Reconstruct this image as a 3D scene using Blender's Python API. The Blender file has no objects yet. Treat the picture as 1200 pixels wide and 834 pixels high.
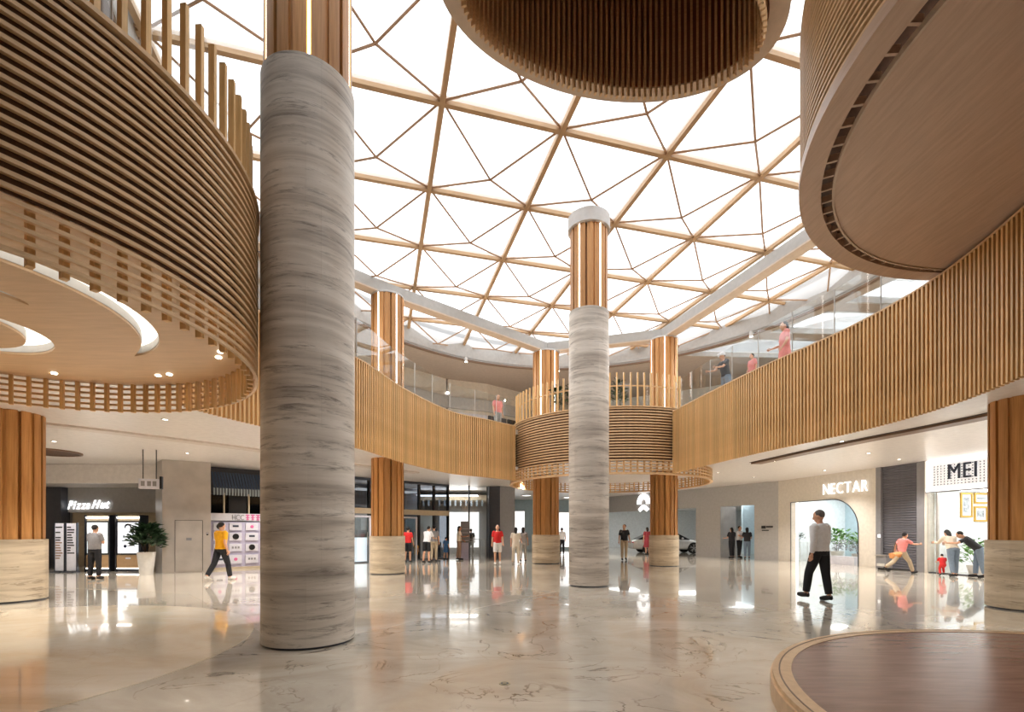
import bpy, bmesh, math, random
from math import sin, cos, pi, radians, atan2, sqrt, hypot
from mathutils import Vector, Matrix
from mathutils.geometry import tessellate_polygon
random.seed(7)
SC = bpy.context.scene
COL = SC.collection

# ------------------------------------------------------------------ camera
FPX, HZ, EYE = 567.0, 622.0, 1.45
cam_d = bpy.data.cameras.new('camera'); cam = bpy.data.objects.new('camera', cam_d); COL.objects.link(cam)
cam.location = (0, 0, EYE); cam.rotation_euler = (pi/2, 0, 0)
cam_d.sensor_width = 36; cam_d.lens = FPX/1200*36
cam_d.shift_y = (HZ-417)/1200
cam_d.clip_start = .05; cam_d.clip_end = 400
SC.camera = cam
# ------------------------------------------------------------------ world: bright overcast sky
w = bpy.data.worlds.new('sky'); SC.world = w; w.use_nodes = True
wb = w.node_tree.nodes['Background']; wb.inputs[0].default_value = (.96, .98, 1, 1); wb.inputs[1].default_value = 2.1
vs = SC.view_settings
vs.view_transform = 'Standard'; vs.look = 'None'; vs.gamma = 1; vs.use_curve_mapping = False
vs.exposure = .4
try:
    cy = SC.cycles
    cy.max_bounces = 9; cy.diffuse_bounces = 5; cy.glossy_bounces = 4; cy.transparent_max_bounces = 14
    cy.sample_clamp_indirect = 6; cy.caustics_reflective = False; cy.caustics_refractive = False
    cy.use_denoising = True
except Exception:
    pass

# ------------------------------------------------------------------ materials
M = {}
def nodes_of(name):
    m = bpy.data.materials.new(name); m.use_nodes = True; M[name] = m
    nt = m.node_tree
    return m, nt, nt.nodes['Principled BSDF']
def rgb(r, g, b):   # sRGB 0-255 -> linear
    f = lambda c: (c/255/12.92 if c/255 <= .04045 else ((c/255+.055)/1.055)**2.4)
    return (f(r), f(g), f(b), 1)
def plain(name, col, rough=.6, metal=0, spec=.5, vary=.06, scale=8):
    m, nt, p = nodes_of(name)
    n = nt.nodes.new('ShaderNodeTexNoise'); n.inputs['Scale'].default_value = scale; n.inputs['Detail'].default_value = 3
    tc = nt.nodes.new('ShaderNodeTexCoord'); nt.links.new(tc.outputs['Object'], n.inputs['Vector'])
    r = nt.nodes.new('ShaderNodeValToRGB')
    r.color_ramp.elements[0].position = .3; r.color_ramp.elements[1].position = .7
    r.color_ramp.elements[0].color = tuple(c*(1-vary) for c in col[:3])+(1,)
    r.color_ramp.elements[1].color = tuple(min(1, c*(1+vary)) for c in col[:3])+(1,)
    nt.links.new(n.outputs['Fac'], r.inputs['Fac']); nt.links.new(r.outputs['Color'], p.inputs['Base Color'])
    p.inputs['Roughness'].default_value = rough; p.inputs['Metallic'].default_value = metal
    p.inputs['Specular IOR Level'].default_value = spec
    return m
def wood(name, c1, c2, stretch=(14, 14, .8), rough=.5, obj_var=.12):
    m, nt, p = nodes_of(name)
    tc = nt.nodes.new('ShaderNodeTexCoord'); mp = nt.nodes.new('ShaderNodeMapping')
    mp.inputs['Scale'].default_value = stretch
    n = nt.nodes.new('ShaderNodeTexNoise'); n.inputs['Scale'].default_value = 2.2; n.inputs['Detail'].default_value = 5; n.inputs['Roughness'].default_value = .6
    r = nt.nodes.new('ShaderNodeValToRGB'); r.color_ramp.elements[0].position = .32; r.color_ramp.elements[1].position = .68
    r.color_ramp.elements[0].color = c1; r.color_ramp.elements[1].color = c2
    oi = nt.nodes.new('ShaderNodeObjectInfo')
    hs = nt.nodes.new('ShaderNodeHueSaturation')
    mr = nt.nodes.new('ShaderNodeMapRange'); mr.inputs['To Min'].default_value = 1-obj_var; mr.inputs['To Max'].default_value = 1+obj_var
    nt.links.new(tc.outputs['Object'], mp.inputs['Vector']); nt.links.new(mp.outputs['Vector'], n.inputs['Vector'])
    nt.links.new(n.outputs['Fac'], r.inputs['Fac']); nt.links.new(r.outputs['Color'], hs.inputs['Color'])
    nt.links.new(oi.outputs['Random'], mr.inputs['Value']); nt.links.new(mr.outputs['Result'], hs.inputs['Value'])
    nt.links.new(hs.outputs['Color'], p.inputs['Base Color'])
    p.inputs['Roughness'].default_value = rough
    return m
def emit(name, col, strength, base=None):
    m, nt, p = nodes_of(name)
    p.inputs['Base Color'].default_value = base or (.8, .8, .8, 1)
    p.inputs['Emission Color'].default_value = col; p.inputs['Emission Strength'].default_value = strength
    return m

wood('oak', rgb(206, 164, 106), rgb(232, 192, 136))
wood('oak_rail', rgb(200, 164, 122), rgb(222, 188, 146), stretch=(3, 3, 14), obj_var=.05)
wood('oak_back', rgb(172, 122, 66), rgb(196, 146, 86))
wood('gap_shade', rgb(82, 56, 40), rgb(98, 68, 48), stretch=(8, 8, 1))  # backing colour darkened to carry the shade in gaps between slats
wood('oak_column', rgb(170, 116, 62), rgb(204, 150, 90), stretch=(10, 10, .5), obj_var=.18)
wood('oak_soffit', rgb(206, 172, 134), rgb(220, 186, 148), stretch=(1.0, 9, 9), rough=.42, obj_var=0)
wood('soffit_brown', rgb(184, 156, 134), rgb(200, 172, 150), stretch=(9, 1, 9), rough=.45, obj_var=0)
wood('beam_wood', rgb(172, 138, 100), rgb(188, 154, 116), stretch=(1, 6, 6), obj_var=.06)
wood('stage_brown', rgb(124, 94, 84), rgb(148, 114, 102), stretch=(.8, 5, 5), rough=.24, obj_var=0)
wood('stage_rim', rgb(206, 170, 128), rgb(226, 192, 152), stretch=(5, 5, 2), rough=.3, obj_var=0)
wood('lantern_brown', rgb(128, 80, 58), rgb(146, 94, 70), stretch=(8, 8, 1))
plain('bar', rgb(170, 138, 112), .5)
plain('plaster', rgb(214, 212, 208), .7)
plain('beam_white', rgb(196, 194, 192), .55)
plain('beam_grey', rgb(168, 165, 161), .55)
plain('rim_taupe', rgb(196, 176, 156), .55)
plain('soffit_grey', rgb(172, 158, 146), .55)
plain('ceiling_satin', rgb(222, 216, 212), .3, spec=.6)
plain('trim_brown', rgb(120, 94, 74), .4)
plain('trim_pale', rgb(208, 198, 190), .35)
plain('grey_wall', rgb(178, 177, 177), .45)
plain('warm_wall', rgb(214, 207, 196), .5)
plain('dark_wall', rgb(78, 80, 88), .35)
plain('mid_grey', rgb(134, 134, 138), .4)
plain('shop_white', rgb(226, 232, 236), .5)
plain('shop_blue', rgb(176, 198, 208), .5)
plain('steel', rgb(188, 182, 176), .3, metal=.6, vary=.1, scale=2)
plain('steel_dark', rgb(84, 88, 98), .3, metal=.7)
plain('black', rgb(22, 22, 24), .4)
plain('shutter', rgb(104, 104, 112), .5)
plain('navy', rgb(52, 60, 78), .4)
plain('lilac', rgb(176, 172, 196), .5)
plain('poster', rgb(206, 206, 216), .45)
plain('tan', rgb(182, 150, 112), .45)
plain('beige_wall', rgb(186, 172, 148), .5)
plain('pink', rgb(206, 96, 150), .5)
plain('gold', rgb(196, 156, 72), .35, metal=.5)
plain('picture', rgb(150, 156, 160), .5, vary=.5, scale=14)
plain('awning_blue', rgb(48, 66, 92), .5)
plain('awning_pale', rgb(150, 160, 168), .5)
plain('pot_white', rgb(206, 204, 200), .4)
plain('leaf_dark', rgb(40, 66, 40), .5, vary=.4, scale=5)
plain('leaf_green', rgb(92, 138, 62), .5, vary=.35, scale=6)
plain('trunk', rgb(96, 74, 54), .8)
plain('car_white', rgb(214, 216, 218), .2)
plain('car_dark', rgb(60, 64, 70), .2)
plain('tyre', rgb(26, 26, 28), .7)
plain('rim_alloy', rgb(160, 162, 166), .3, metal=.8)
plain('carglass', rgb(22, 26, 30), .08)
plain('brass', rgb(150, 140, 110), .35, metal=.7)
plain('red_plastic', rgb(206, 36, 40), .4)
for nm, c in dict(skin=(206, 158, 130), skin_tan=(178, 128, 100), hair=(28, 24, 24), hair_grey=(96, 92, 90), shirt_white=(222, 222, 226), shirt_cream=(216, 206, 190), shirt_grey=(132, 130, 132), shirt_red=(204, 36, 36),
                  shirt_yellow=(236, 172, 22), shirt_black=(38, 38, 44), shirt_pink=(218, 132, 128), shirt_blue=(62, 108, 160), pants_black=(26, 26, 32), pants_khaki=(172, 156, 132), pants_grey=(150, 148, 146), pants_white=(222, 222, 220),
                  jeans=(112, 128, 146), pants_brown=(142, 112, 92), shoes_dark=(40, 38, 38), shoes_white=(206, 204, 200), dress_red=(150, 52, 62), bag_tan=(196, 136, 84)).items():
    plain(nm, rgb(*c), .8 if 'skin' not in nm else .55, scale=20)
emit('led', (1, .96, .9, 1), 5)
emit('fill_panel', (1, .99, .97, 1), 4)  # glowing ceiling panels added to light the shop rooms and corridor
emit('cove', (1, .95, .87, 1), 1.1)
emit('sign_white', (1, 1, 1, 1), 1.2)
emit('sign_box', (1, 1, 1, 1), .9)
emit('screen', (.84, .9, 1, 1), .8)
emit('screen_green', (.82, .94, .92, 1), .7)
emit('downlight', (1, .9, .75, 1), 12)
emit('dotted_lit', (.86, .88, .94, 1), .45)
emit('shop_backlight', (.95, .98, 1, 1), 1.0)

# skylight membrane: a white translucent film that passes daylight
m, nt, p = nodes_of('film')
nt.nodes.remove(p); out = nt.nodes['Material Output']
tr = nt.nodes.new('ShaderNodeBsdfTransparent'); tr.inputs[0].default_value = (.97, .975, .98, 1)
tl = nt.nodes.new('ShaderNodeBsdfTranslucent'); tl.inputs[0].default_value = (.95, .95, .95, 1)
mx = nt.nodes.new('ShaderNodeMixShader'); mx.inputs[0].default_value = .3
nt.links.new(tr.outputs[0], mx.inputs[1]); nt.links.new(tl.outputs[0], mx.inputs[2]); nt.links.new(mx.outputs[0], out.inputs[0])
# clear glass: see-through with a gloss that grows at grazing angles
def glassmat(name, tint, ior=1.5):
    m, nt, p = nodes_of(name)
    nt.nodes.remove(p); out = nt.nodes['Material Output']
    tr = nt.nodes.new('ShaderNodeBsdfTransparent'); tr.inputs[0].default_value = tint
    gl = nt.nodes.new('ShaderNodeBsdfGlossy'); gl.inputs['Roughness'].default_value = .02
    lw = nt.nodes.new('ShaderNodeLayerWeight'); lw.inputs[0].default_value = .5
    pw = nt.nodes.new('ShaderNodeMath'); pw.operation = 'POWER'; pw.inputs[1].default_value = 4; nt.links.new(lw.outputs['Facing'], pw.inputs[0])
    fr = nt.nodes.new('ShaderNodeMath'); fr.operation = 'MULTIPLY_ADD'; fr.inputs[1].default_value = .55; fr.inputs[2].default_value = .03*ior; nt.links.new(pw.outputs[0], fr.inputs[0])
    mx = nt.nodes.new('ShaderNodeMixShader')
    nt.links.new(fr.outputs[0], mx.inputs[0]); nt.links.new(tr.outputs[0], mx.inputs[1]); nt.links.new(gl.outputs[0], mx.inputs[2]); nt.links.new(mx.outputs[0], out.inputs[0])
glassmat('glass', (.95, .97, .97, 1)); glassmat('glass_dark', (.45, .48, .52, 1), 1.6)

def stone(name, c_lo, c_mid, c_hi, dark):
    m, nt, p = nodes_of(name)
    L = nt.links.new; N = nt.nodes.new
    geo = N('ShaderNodeNewGeometry')
    mp = N('ShaderNodeMapping'); mp.inputs['Scale'].default_value = (.4, .4, 4.6)
    oi = N('ShaderNodeObjectInfo')
    L(geo.outputs['Position'], mp.inputs['Vector'])
    n1 = N('ShaderNodeTexNoise'); n1.inputs['Scale'].default_value = 1.1; n1.inputs['Detail'].default_value = 6; n1.inputs['Roughness'].default_value = .62; n1.inputs['Distortion'].default_value = .5
    L(mp.outputs['Vector'], n1.inputs['Vector'])
    r1 = N('ShaderNodeValToRGB'); e = r1.color_ramp.elements
    e[0].position = .3; e[0].color = c_lo; e[1].position = .7; e[1].color = c_hi
    k = e.new(.5); k.color = c_mid
    L(n1.outputs['Fac'], r1.inputs['Fac'])
    mp2 = N('ShaderNodeMapping'); mp2.inputs['Scale'].default_value = (1.6, 1.6, 15)
    L(geo.outputs['Position'], mp2.inputs['Vector'])
    n2 = N('ShaderNodeTexNoise'); n2.inputs['Scale'].default_value = .9; n2.inputs['Detail'].default_value = 8; n2.inputs['Roughness'].default_value = .78; n2.inputs['Distortion'].default_value = .5
    L(mp2.outputs['Vector'], n2.inputs['Vector'])
    r2 = N('ShaderNodeValToRGB'); r2.color_ramp.elements[0].position = .53; r2.color_ramp.elements[1].position = .66
    r2.color_ramp.elements[0].color = (0, 0, 0, 1); r2.color_ramp.elements[1].color = (.75, .75, .75, 1)
    L(n2.outputs['Fac'], r2.inputs['Fac'])
    mix = N('ShaderNodeMix'); mix.data_type = 'RGBA'
    L(r2.outputs['Color'], mix.inputs['Factor']); L(r1.outputs['Color'], mix.inputs['A']); mix.inputs['B'].default_value = dark
    hs = N('ShaderNodeHueSaturation'); mr = N('ShaderNodeMapRange'); mr.inputs['To Min'].default_value = .95; mr.inputs['To Max'].default_value = 1.05
    L(oi.outputs['Random'], mr.inputs['Value']); L(mr.outputs['Result'], hs.inputs['Value']); L(mix.outputs['Result'], hs.inputs['Color'])
    L(hs.outputs['Color'], p.inputs['Base Color'])
    p.inputs['Roughness'].default_value = .5
stone('travertine', rgb(160, 151, 142), rgb(206, 198, 188), rgb(230, 224, 216), rgb(98, 90, 84))
stone('travertine_base', rgb(172, 156, 134), rgb(206, 192, 168), rgb(226, 214, 194), rgb(128, 108, 88))

def marble(name, c1, c2, c3, vein, veinamt, rough, scale=.5):
    m, nt, p = nodes_of(name)
    L = nt.links.new; N = nt.nodes.new
    geo = N('ShaderNodeNewGeometry')
    n1 = N('ShaderNodeTexNoise'); n1.inputs['Scale'].default_value = scale; n1.inputs['Detail'].default_value = 9; n1.inputs['Roughness'].default_value = .66; n1.inputs['Distortion'].default_value = .9
    mp = N('ShaderNodeMapping'); mp.inputs['Rotation'].default_value = (0, 0, .6); mp.inputs['Scale'].default_value = (1, 1.8, 1)
    L(geo.outputs['Position'], mp.inputs['Vector']); L(mp.outputs['Vector'], n1.inputs['Vector'])
    r1 = N('ShaderNodeValToRGB'); e = r1.color_ramp.elements
    e[0].position = .32; e[0].color = c1; e[1].position = .68; e[1].color = c3
    k = e.new(.5); k.color = c2
    L(n1.outputs['Fac'], r1.inputs['Fac'])
    n2 = N('ShaderNodeTexNoise'); n2.inputs['Scale'].default_value = .75; n2.inputs['Detail'].default_value = 6; n2.inputs['Distortion'].default_value = 2.2
    L(geo.outputs['Position'], n2.inputs['Vector'])
    sub = N('ShaderNodeMath'); sub.operation = 'SUBTRACT'; sub.inputs[1].default_value = .5; L(n2.outputs['Fac'], sub.inputs[0])
    ab = N('ShaderNodeMath'); ab.operation = 'ABSOLUTE'; L(sub.outputs[0], ab.inputs[0])
    r2 = N('ShaderNodeValToRGB'); r2.color_ramp.elements[0].position = 0; r2.color_ramp.elements[1].position = .012
    r2.color_ramp.elements[0].color = (1, 1, 1, 1); r2.color_ramp.elements[1].color = (0, 0, 0, 1)
    L(ab.outputs[0], r2.inputs['Fac'])
    n3 = N('ShaderNodeTexNoise'); n3.inputs['Scale'].default_value = 1.1; n3.inputs['Detail'].default_value = 2; L(geo.outputs['Position'], n3.inputs['Vector'])
    r3 = N('ShaderNodeValToRGB'); r3.color_ramp.elements[0].position = .44; r3.color_ramp.elements[1].position = .6; L(n3.outputs['Fac'], r3.inputs['Fac'])
    mu = N('ShaderNodeMath'); mu.operation = 'MULTIPLY'; L(r2.outputs['Color'], mu.inputs[0]); L(r3.outputs['Color'], mu.inputs[1])
    mu2 = N('ShaderNodeMath'); mu2.operation = 'MULTIPLY'; mu2.inputs[1].default_value = veinamt; L(mu.outputs[0], mu2.inputs[0])
    mix = N('ShaderNodeMix'); mix.data_type = 'RGBA'
    L(mu2.outputs[0], mix.inputs['Factor']); L(r1.outputs['Color'], mix.inputs['A']); mix.inputs['B'].default_value = vein
    L(mix.outputs['Result'], p.inputs['Base Color'])
    p.inputs['Roughness'].default_value = rough; p.inputs['IOR'].default_value = 1.55
    p.inputs['Coat Weight'].default_value = .6; p.inputs['Coat Roughness'].default_value = .03
marble('marble', rgb(182, 170, 153), rgb(204, 194, 178), rgb(220, 212, 198), rgb(92, 74, 58), .95, .12)
marble('marble_light', rgb(202, 190, 172), rgb(218, 207, 190), rgb(230, 221, 207), rgb(140, 120, 96), .3, .1)
marble('onyx', rgb(222, 200, 168), rgb(240, 226, 202), rgb(250, 242, 226), rgb(190, 160, 120), .2, .1, .35)

# ------------------------------------------------------------------ mesh helpers
class MB:
    def __init__(s): s.v = []; s.f = []
    def add(s, v, f):
        o = len(s.v); s.v += [tuple(x) for x in v]; s.f += [tuple(i+o for i in q) for q in f]; return s
    def box(s, x0, x1, y0, y1, z0, z1):
        return s.add([(x0, y0, z0), (x1, y0, z0), (x1, y1, z0), (x0, y1, z0), (x0, y0, z1), (x1, y0, z1), (x1, y1, z1), (x0, y1, z1)],
                     [(3, 2, 1, 0), (4, 5, 6, 7), (0, 1, 5, 4), (1, 2, 6, 5), (2, 3, 7, 6), (3, 0, 4, 7)])
    def cbox(s, c, d): return s.box(c[0]-d[0]/2, c[0]+d[0]/2, c[1]-d[1]/2, c[1]+d[1]/2, c[2]-d[2]/2, c[2]+d[2]/2)
    def prism(s, poly, z0, z1, holes=()):
        loops = [list(poly)]+[list(h) for h in holes]
        flat = [q for lp in loops for q in lp]; n = len(flat)
        tris = tessellate_polygon([[Vector((x, y, 0)) for x, y in lp] for lp in loops])
        o = len(s.v)
        s.v += [(x, y, z0) for x, y in flat]+[(x, y, z1) for x, y in flat]
        for t in tris:
            a, b, c = [Vector((flat[i][0], flat[i][1])) for i in t]
            cr = (b-a).cross(c-a)
            if abs(cr) < 1e-10: continue
            if cr < 0: t = (t[0], t[2], t[1])
            s.f.append((o+t[2], o+t[1], o+t[0])); s.f.append((o+n+t[0], o+n+t[1], o+n+t[2]))
        k = 0
        for li, lp in enumerate(loops):
            m_ = len(lp)
            ar = sum(lp[i][0]*lp[(i+1) % m_][1]-lp[(i+1) % m_][0]*lp[i][1] for i in range(m_))
            fwd = (ar > 0) == (li == 0)
            for i in range(m_):
                a, b = o+k+i, o+k+(i+1) % m_
                s.f.append((a, b, b+n, a+n) if fwd else (b, a, a+n, b+n))
            k += m_
        return s
    def ring(s, c, r1, r2, z0, z1, a0=0, a1=2*pi, n=96):
        full = abs(a1-a0-2*pi) < 1e-6
        m_ = n if full else n+1
        o = len(s.v)
        for i in range(m_):
            a = a0+(a1-a0)*i/n
            for r, z in ((r1, z0), (r2, z0), (r2, z1), (r1, z1)): s.v.append((c[0]+r*cos(a), c[1]+r*sin(a), z))
        for i in range(n):
            p_, q = o+4*i, o+4*((i+1) % m_)
            for k in range(4): s.f.append((p_+k, p_+(k+1) % 4, q+(k+1) % 4, q+k))
        if not full:
            s.f.append((o, o+3, o+2, o+1)); e = o+4*n; s.f.append((e, e+1, e+2, e+3))
        return s
    def lathe(s, prof, n=24, c=(0, 0)):
        o = len(s.v)
        for r, z in prof:
            for i in range(n): s.v.append((c[0]+r*cos(2*pi*i/n), c[1]+r*sin(2*pi*i/n), z))
        for k in range(len(prof)-1):
            for i in range(n):
                j = (i+1) % n
                s.f.append((o+k*n+i, o+k*n+j, o+(k+1)*n+j, o+(k+1)*n+i))
        s.f.append(tuple(o+i for i in range(n))[::-1]); s.f.append(tuple(o+(len(prof)-1)*n+i for i in range(n)))
        return s
    def cyl(s, c, r, z0, z1, n=24): return s.lathe([(r, z0), (r, z1)], n, c)
    def loft(s, pts, radii, n=10, up=None, caps=True):
        """tube along pts; radii = r or (side, front) per point"""
        pts = [Vector(q) for q in pts]; o = len(s.v); K = len(pts)
        ref = Vector(up) if up else Vector((0, 1, 0))
        for k in range(K):
            t = (pts[min(k+1, K-1)]-pts[max(k-1, 0)]).normalized()
            rf = ref if abs(t.dot(ref)) < .95 else Vector((1, 0, 0)) if abs(t.x) < .9 else Vector((0, 0, 1))
            e1 = rf.cross(t).normalized(); e2 = t.cross(e1).normalized()
            r = radii[k] if isinstance(radii, (list, tuple)) else radii
            rx, ry = r if isinstance(r, (list, tuple)) else (r, r)
            for i in range(n):
                a = 2*pi*i/n
                s.v.append(tuple(pts[k]+e1*(rx*cos(a))+e2*(ry*sin(a))))
        for k in range(K-1):
            for i in range(n):
                j = (i+1) % n
                s.f.append((o+k*n+i, o+k*n+j, o+(k+1)*n+j, o+(k+1)*n+i))
        if caps:
            s.f.append(tuple(o+i for i in range(n))[::-1]); s.f.append(tuple(o+(K-1)*n+i for i in range(n)))
        return s
    def ball(s, c, r, n=12, m_=8, rot=None):
        r = r if isinstance(r, (list, tuple)) else (r, r, r)
        o = len(s.v); c = Vector(c); Rm = rot or Matrix.Identity(3)
        s.v.append(tuple(c+Rm @ Vector((0, 0, -r[2]))))
        for k in range(1, m_):
            a = -pi/2+pi*k/m_
            for i in range(n):
                b = 2*pi*i/n
                s.v.append(tuple(c+Rm @ Vector((r[0]*cos(a)*cos(b), r[1]*cos(a)*sin(b), r[2]*sin(a)))))
        s.v.append(tuple(c+Rm @ Vector((0, 0, r[2])))); e = len(s.v)-1
        for i in range(n): s.f.append((o, o+1+(i+1) % n, o+1+i))
        for k in range(m_-2):
            for i in range(n):
                j = (i+1) % n; a = o+1+k*n
                s.f.append((a+i, a+j, a+n+j, a+n+i))
        a = o+1+(m_-2)*n
        for i in range(n): s.f.append((a+i, a+(i+1) % n, e))
        return s
    def wall(s, pts, t0, t1, z0, z1):
        """vertical band along a 2-D path, offset t0..t1 to the path's left"""
        P = [Vector(q) for q in pts]; o = len(s.v); n = len(P)
        for k in range(n):
            d = (P[min(k+1, n-1)]-P[max(k-1, 0)]).normalized(); nn = Vector((-d.y, d.x))
            for t, z in ((t0, z0), (t1, z0), (t1, z1), (t0, z1)):
                q = P[k]+nn*t; s.v.append((q.x, q.y, z))
        for k in range(n-1):
            for i in range(4): s.f.append((o+4*k+i, o+4*(k+1)+i, o+4*(k+1)+(i+1) % 4, o+4*k+(i+1) % 4))
        s.f.append((o, o+1, o+2, o+3)); e = o+4*(n-1); s.f.append((e, e+3, e+2, e+1))
        return s
    def mesh(s, name, mat, smooth=False):
        me = bpy.data.meshes.new(name); me.from_pydata(s.v, [], s.f); me.update()
        if mat: me.materials.append(M[mat])
        if smooth:
            me.shade_smooth()
            try: me.set_sharp_from_angle(angle=radians(40))
            except Exception: pass
        return me
def obj(name, mb, mat=None, parent=None, smooth=False, loc=None, rz=0):
    me = mb.mesh(name, mat, smooth) if isinstance(mb, MB) else mb
    o = bpy.data.objects.new(name, me); COL.objects.link(o)
    if parent: o.parent = parent
    if loc: o.location = loc
    if rz: o.rotation_euler = (0, 0, rz)
    return o
def tag(o, label=None, cat=None, group=None, kind=None):
    if label: o['label'] = label
    if cat: o['category'] = cat
    if group: o['group'] = group
    if kind: o['kind'] = kind
    return o
def thing(name, label, cat, loc=(0, 0, 0), rz=0, group=None, kind=None):
    o = bpy.data.objects.new(name, None); COL.objects.link(o); o.location = loc; o.rotation_euler = (0, 0, rz); o.empty_display_size = .1
    return tag(o, label, cat, group, kind)
def struct(name, mb, mat, label=None):
    return tag(obj(name, mb, mat), label or name.replace('_', ' ')+' of the atrium hall', None, None, 'structure')
def spline(pts, step=.1):
    P = [Vector(q) for q in pts]; out = []
    for i in range(len(P)-1):
        p0 = P[i-1] if i else P[0]*2-P[1]; p1, p2 = P[i], P[i+1]; p3 = P[i+2] if i+2 < len(P) else P[-1]*2-P[-2]
        n = max(2, int((p2-p1).length/step))
        for k in range(n):
            t = k/n
            out.append(.5*((2*p1)+(p2-p0)*t+(2*p0-5*p1+4*p2-p3)*t*t+(3*p1-p0-3*p2+p3)*t**3))
    out.append(P[-1]); return out
def along(path, pitch):
    """(point, angle) every pitch metres"""
    res = []; acc = 0; nxt = pitch/2
    for a, b in zip(path, path[1:]):
        L = (b-a).length
        while nxt <= acc+L:
            t = (nxt-acc)/L; d = b-a
            res.append((a+d*t, atan2(d.y, d.x))); nxt += pitch
        acc += L
    return res
def at(px, Y): return (px-600)/FPX*Y
def arc(c, r, a0, a1, n): return [(c[0]+r*cos(a0+(a1-a0)*i/n), c[1]+r*sin(a0+(a1-a0)*i/n)) for i in range(n+1)]
class WF:
    """frame of a wall seen from the hall: u runs to the viewer's right, v goes away from the hall"""
    def __init__(s, p0, p1):
        s.p = Vector(p0); d = Vector(p1)-s.p; s.L = d.length; s.d = d.normalized(); s.n = Vector((-s.d.y, s.d.x)); s.a = atan2(s.d.y, s.d.x)
    def u(s, px, v=0):
        k = (px-600)/FPX; q = s.p+s.n*v
        return (k*q.y-q.x)/(s.d.x-k*s.d.y)
    def w(s, u, v=0): return s.p+s.d*u+s.n*v
    def z(s, px, py, v=0): return EYE+(HZ-py)/FPX*s.w(s.u(px, v), v).y
    def loc(s, u=0, v=0, z=0): q = s.w(u, v); return (q.x, q.y, z)
FILL_FLOOD = 420  # power of the fill floodlights added under the skylight
# ================================================================== the shell of the hall
X0, X1, Y0, Y1 = -23, 24, -6, 47
ZC, ZF, ZB, ZT, ZR, ZS = 3.9, 5.5, 3.45, 5.6, 9.55, 10.22   # lower ceiling, upper floor, band bottom and top, roof soffit, skylight
fl = struct('floor', MB().box(X0, X1, Y0, Y1, -.3, 0), 'marble', 'polished beige marble floor of the mall atrium')
inl = MB().prism([(-2.75, 6.0), (2.9, 14.3), (7.5, 21), (9, 30), (-20, 30), (-20, 13), (-12, 12.5), (-7.5, 11.2)], 0, .003)
obj('stone_inlay', inl, 'marble_light', fl)
obj('round_inlay', MB().prism(arc((-7.35, 5.5), 3.9, 0, 2*pi, 96)[:-1], 0, .006), 'onyx', fl)
struct('wall_left', MB().box(X0-.3, X0, Y0, Y1, 0, 12), 'plaster'); struct('wall_right', MB().box(X1, X1+.3, Y0, Y1, 0, 12), 'plaster')
struct('wall_back', MB().box(X0, X1, Y0-.3, Y0, 0, 12), 'plaster', 'plain wall behind the viewer'); struct('wall_front', MB().box(X0, X1, Y1, Y1+.3, 0, 12), 'shop_white', 'far white wall at the end of the hall')

DL, RL = (-5.8, 4.88), 2.87          # drum beside the thick column
DF, RF = (4.12, 20.9), 4.2           # drum at the far end
DR, RR, ZRD = (7.22, 4.08), 4.12, 5.70 # high drum by the gallery
ZTD = 7.95  # lantern under the skylight
pathL = spline([(-5.35, 7.7), (-5.15, 8.5), (-4.75, 9.5), (-4.25, 10.6), (-3.78, 11.8), (-3.58, 12.6), (-3.19, 14.35), (-2.19, 16.9), (-.98, 18.15), (.1, 19.3)])
pathR = spline([(5.69, 16.9), (6.02, 14.6), (6.42, 12.3), (6.98, 9.95), (7.07, 8.05), (6.7, 6.3), (6.1, 4.8), (5.4, 3.2), (5.0, 1.2), (4.9, -.5)])
aF0, aF1 = atan2(19.3-DF[1], .1-DF[0]) % (2*pi), atan2(16.9-DF[1], 5.69-DF[0]) % (2*pi)
hole = [tuple(q) for q in pathL[::4]]+[(.1, 19.3)]+arc(DF, RF-.15, aF0, aF1, 24)+[tuple(q) for q in pathR[::4]]+[(4.9, -.6), (4.2, -3), (-4, -3), (-5, 0), (-5.8, 2.6), (-6.2, 4.88), (-5.8, 7.2)]
outer = [(X0, Y0), (X1, Y0), (X1, Y1), (X0, Y1)]
struct('ceiling_lower', MB().prism(outer, ZC, ZC+.12, [hole]), 'ceiling_satin', 'satin white ceiling under the upper gallery')
struct('floor_upper', MB().prism(outer, ZF-.2, ZF, [hole]), 'marble_light', 'stone floor of the upper gallery')
# roof with the big oval opening
EC, EA, EB = (2.27, 12.8), 9.6, 11.2
oval = [(EC[0]+EA*cos(2*pi*i/96), EC[1]+EB*sin(2*pi*i/96)) for i in range(96)]
ox = lambda y: EC[0]+EA*sqrt(max(0, 1-((y-EC[1])/EB)**2))+.75
slots = [[(ox(y), y), (ox(y)+4.5, y+.3), (ox(y+2)+4.5, y+2.3), (ox(y+2), y+2)] for y in (10.0, 12.6, 15.2, 17.8, 20.4)]
roof = struct('ceiling_roof', MB().prism(outer, ZR, ZR+.06, [oval]+slots), 'soffit_grey', 'taupe roof soffit around the oval skylight')
ov2 = [Vector(q) for q in oval+[oval[0]]]
struct('trim_1', MB().wall(ov2, -.12, 0.0, ZR-.02, ZS+.25), 'beam_grey', 'pale curved fascia around the skylight opening')
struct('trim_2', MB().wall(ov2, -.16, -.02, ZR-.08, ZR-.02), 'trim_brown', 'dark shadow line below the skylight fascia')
for k, sl in enumerate(slots):
    wn = tag(obj('window_%d' % (k+2), MB().prism(sl, ZR+.2, ZR+.21), 'film'), 'side rooflight over the upper gallery', None, 'side rooflights', 'structure')
    obj('frame', MB().wall([Vector(q) for q in sl+[sl[0]]], -.02, .1, ZR, ZR+.25), 'beam_white', wn)
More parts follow.
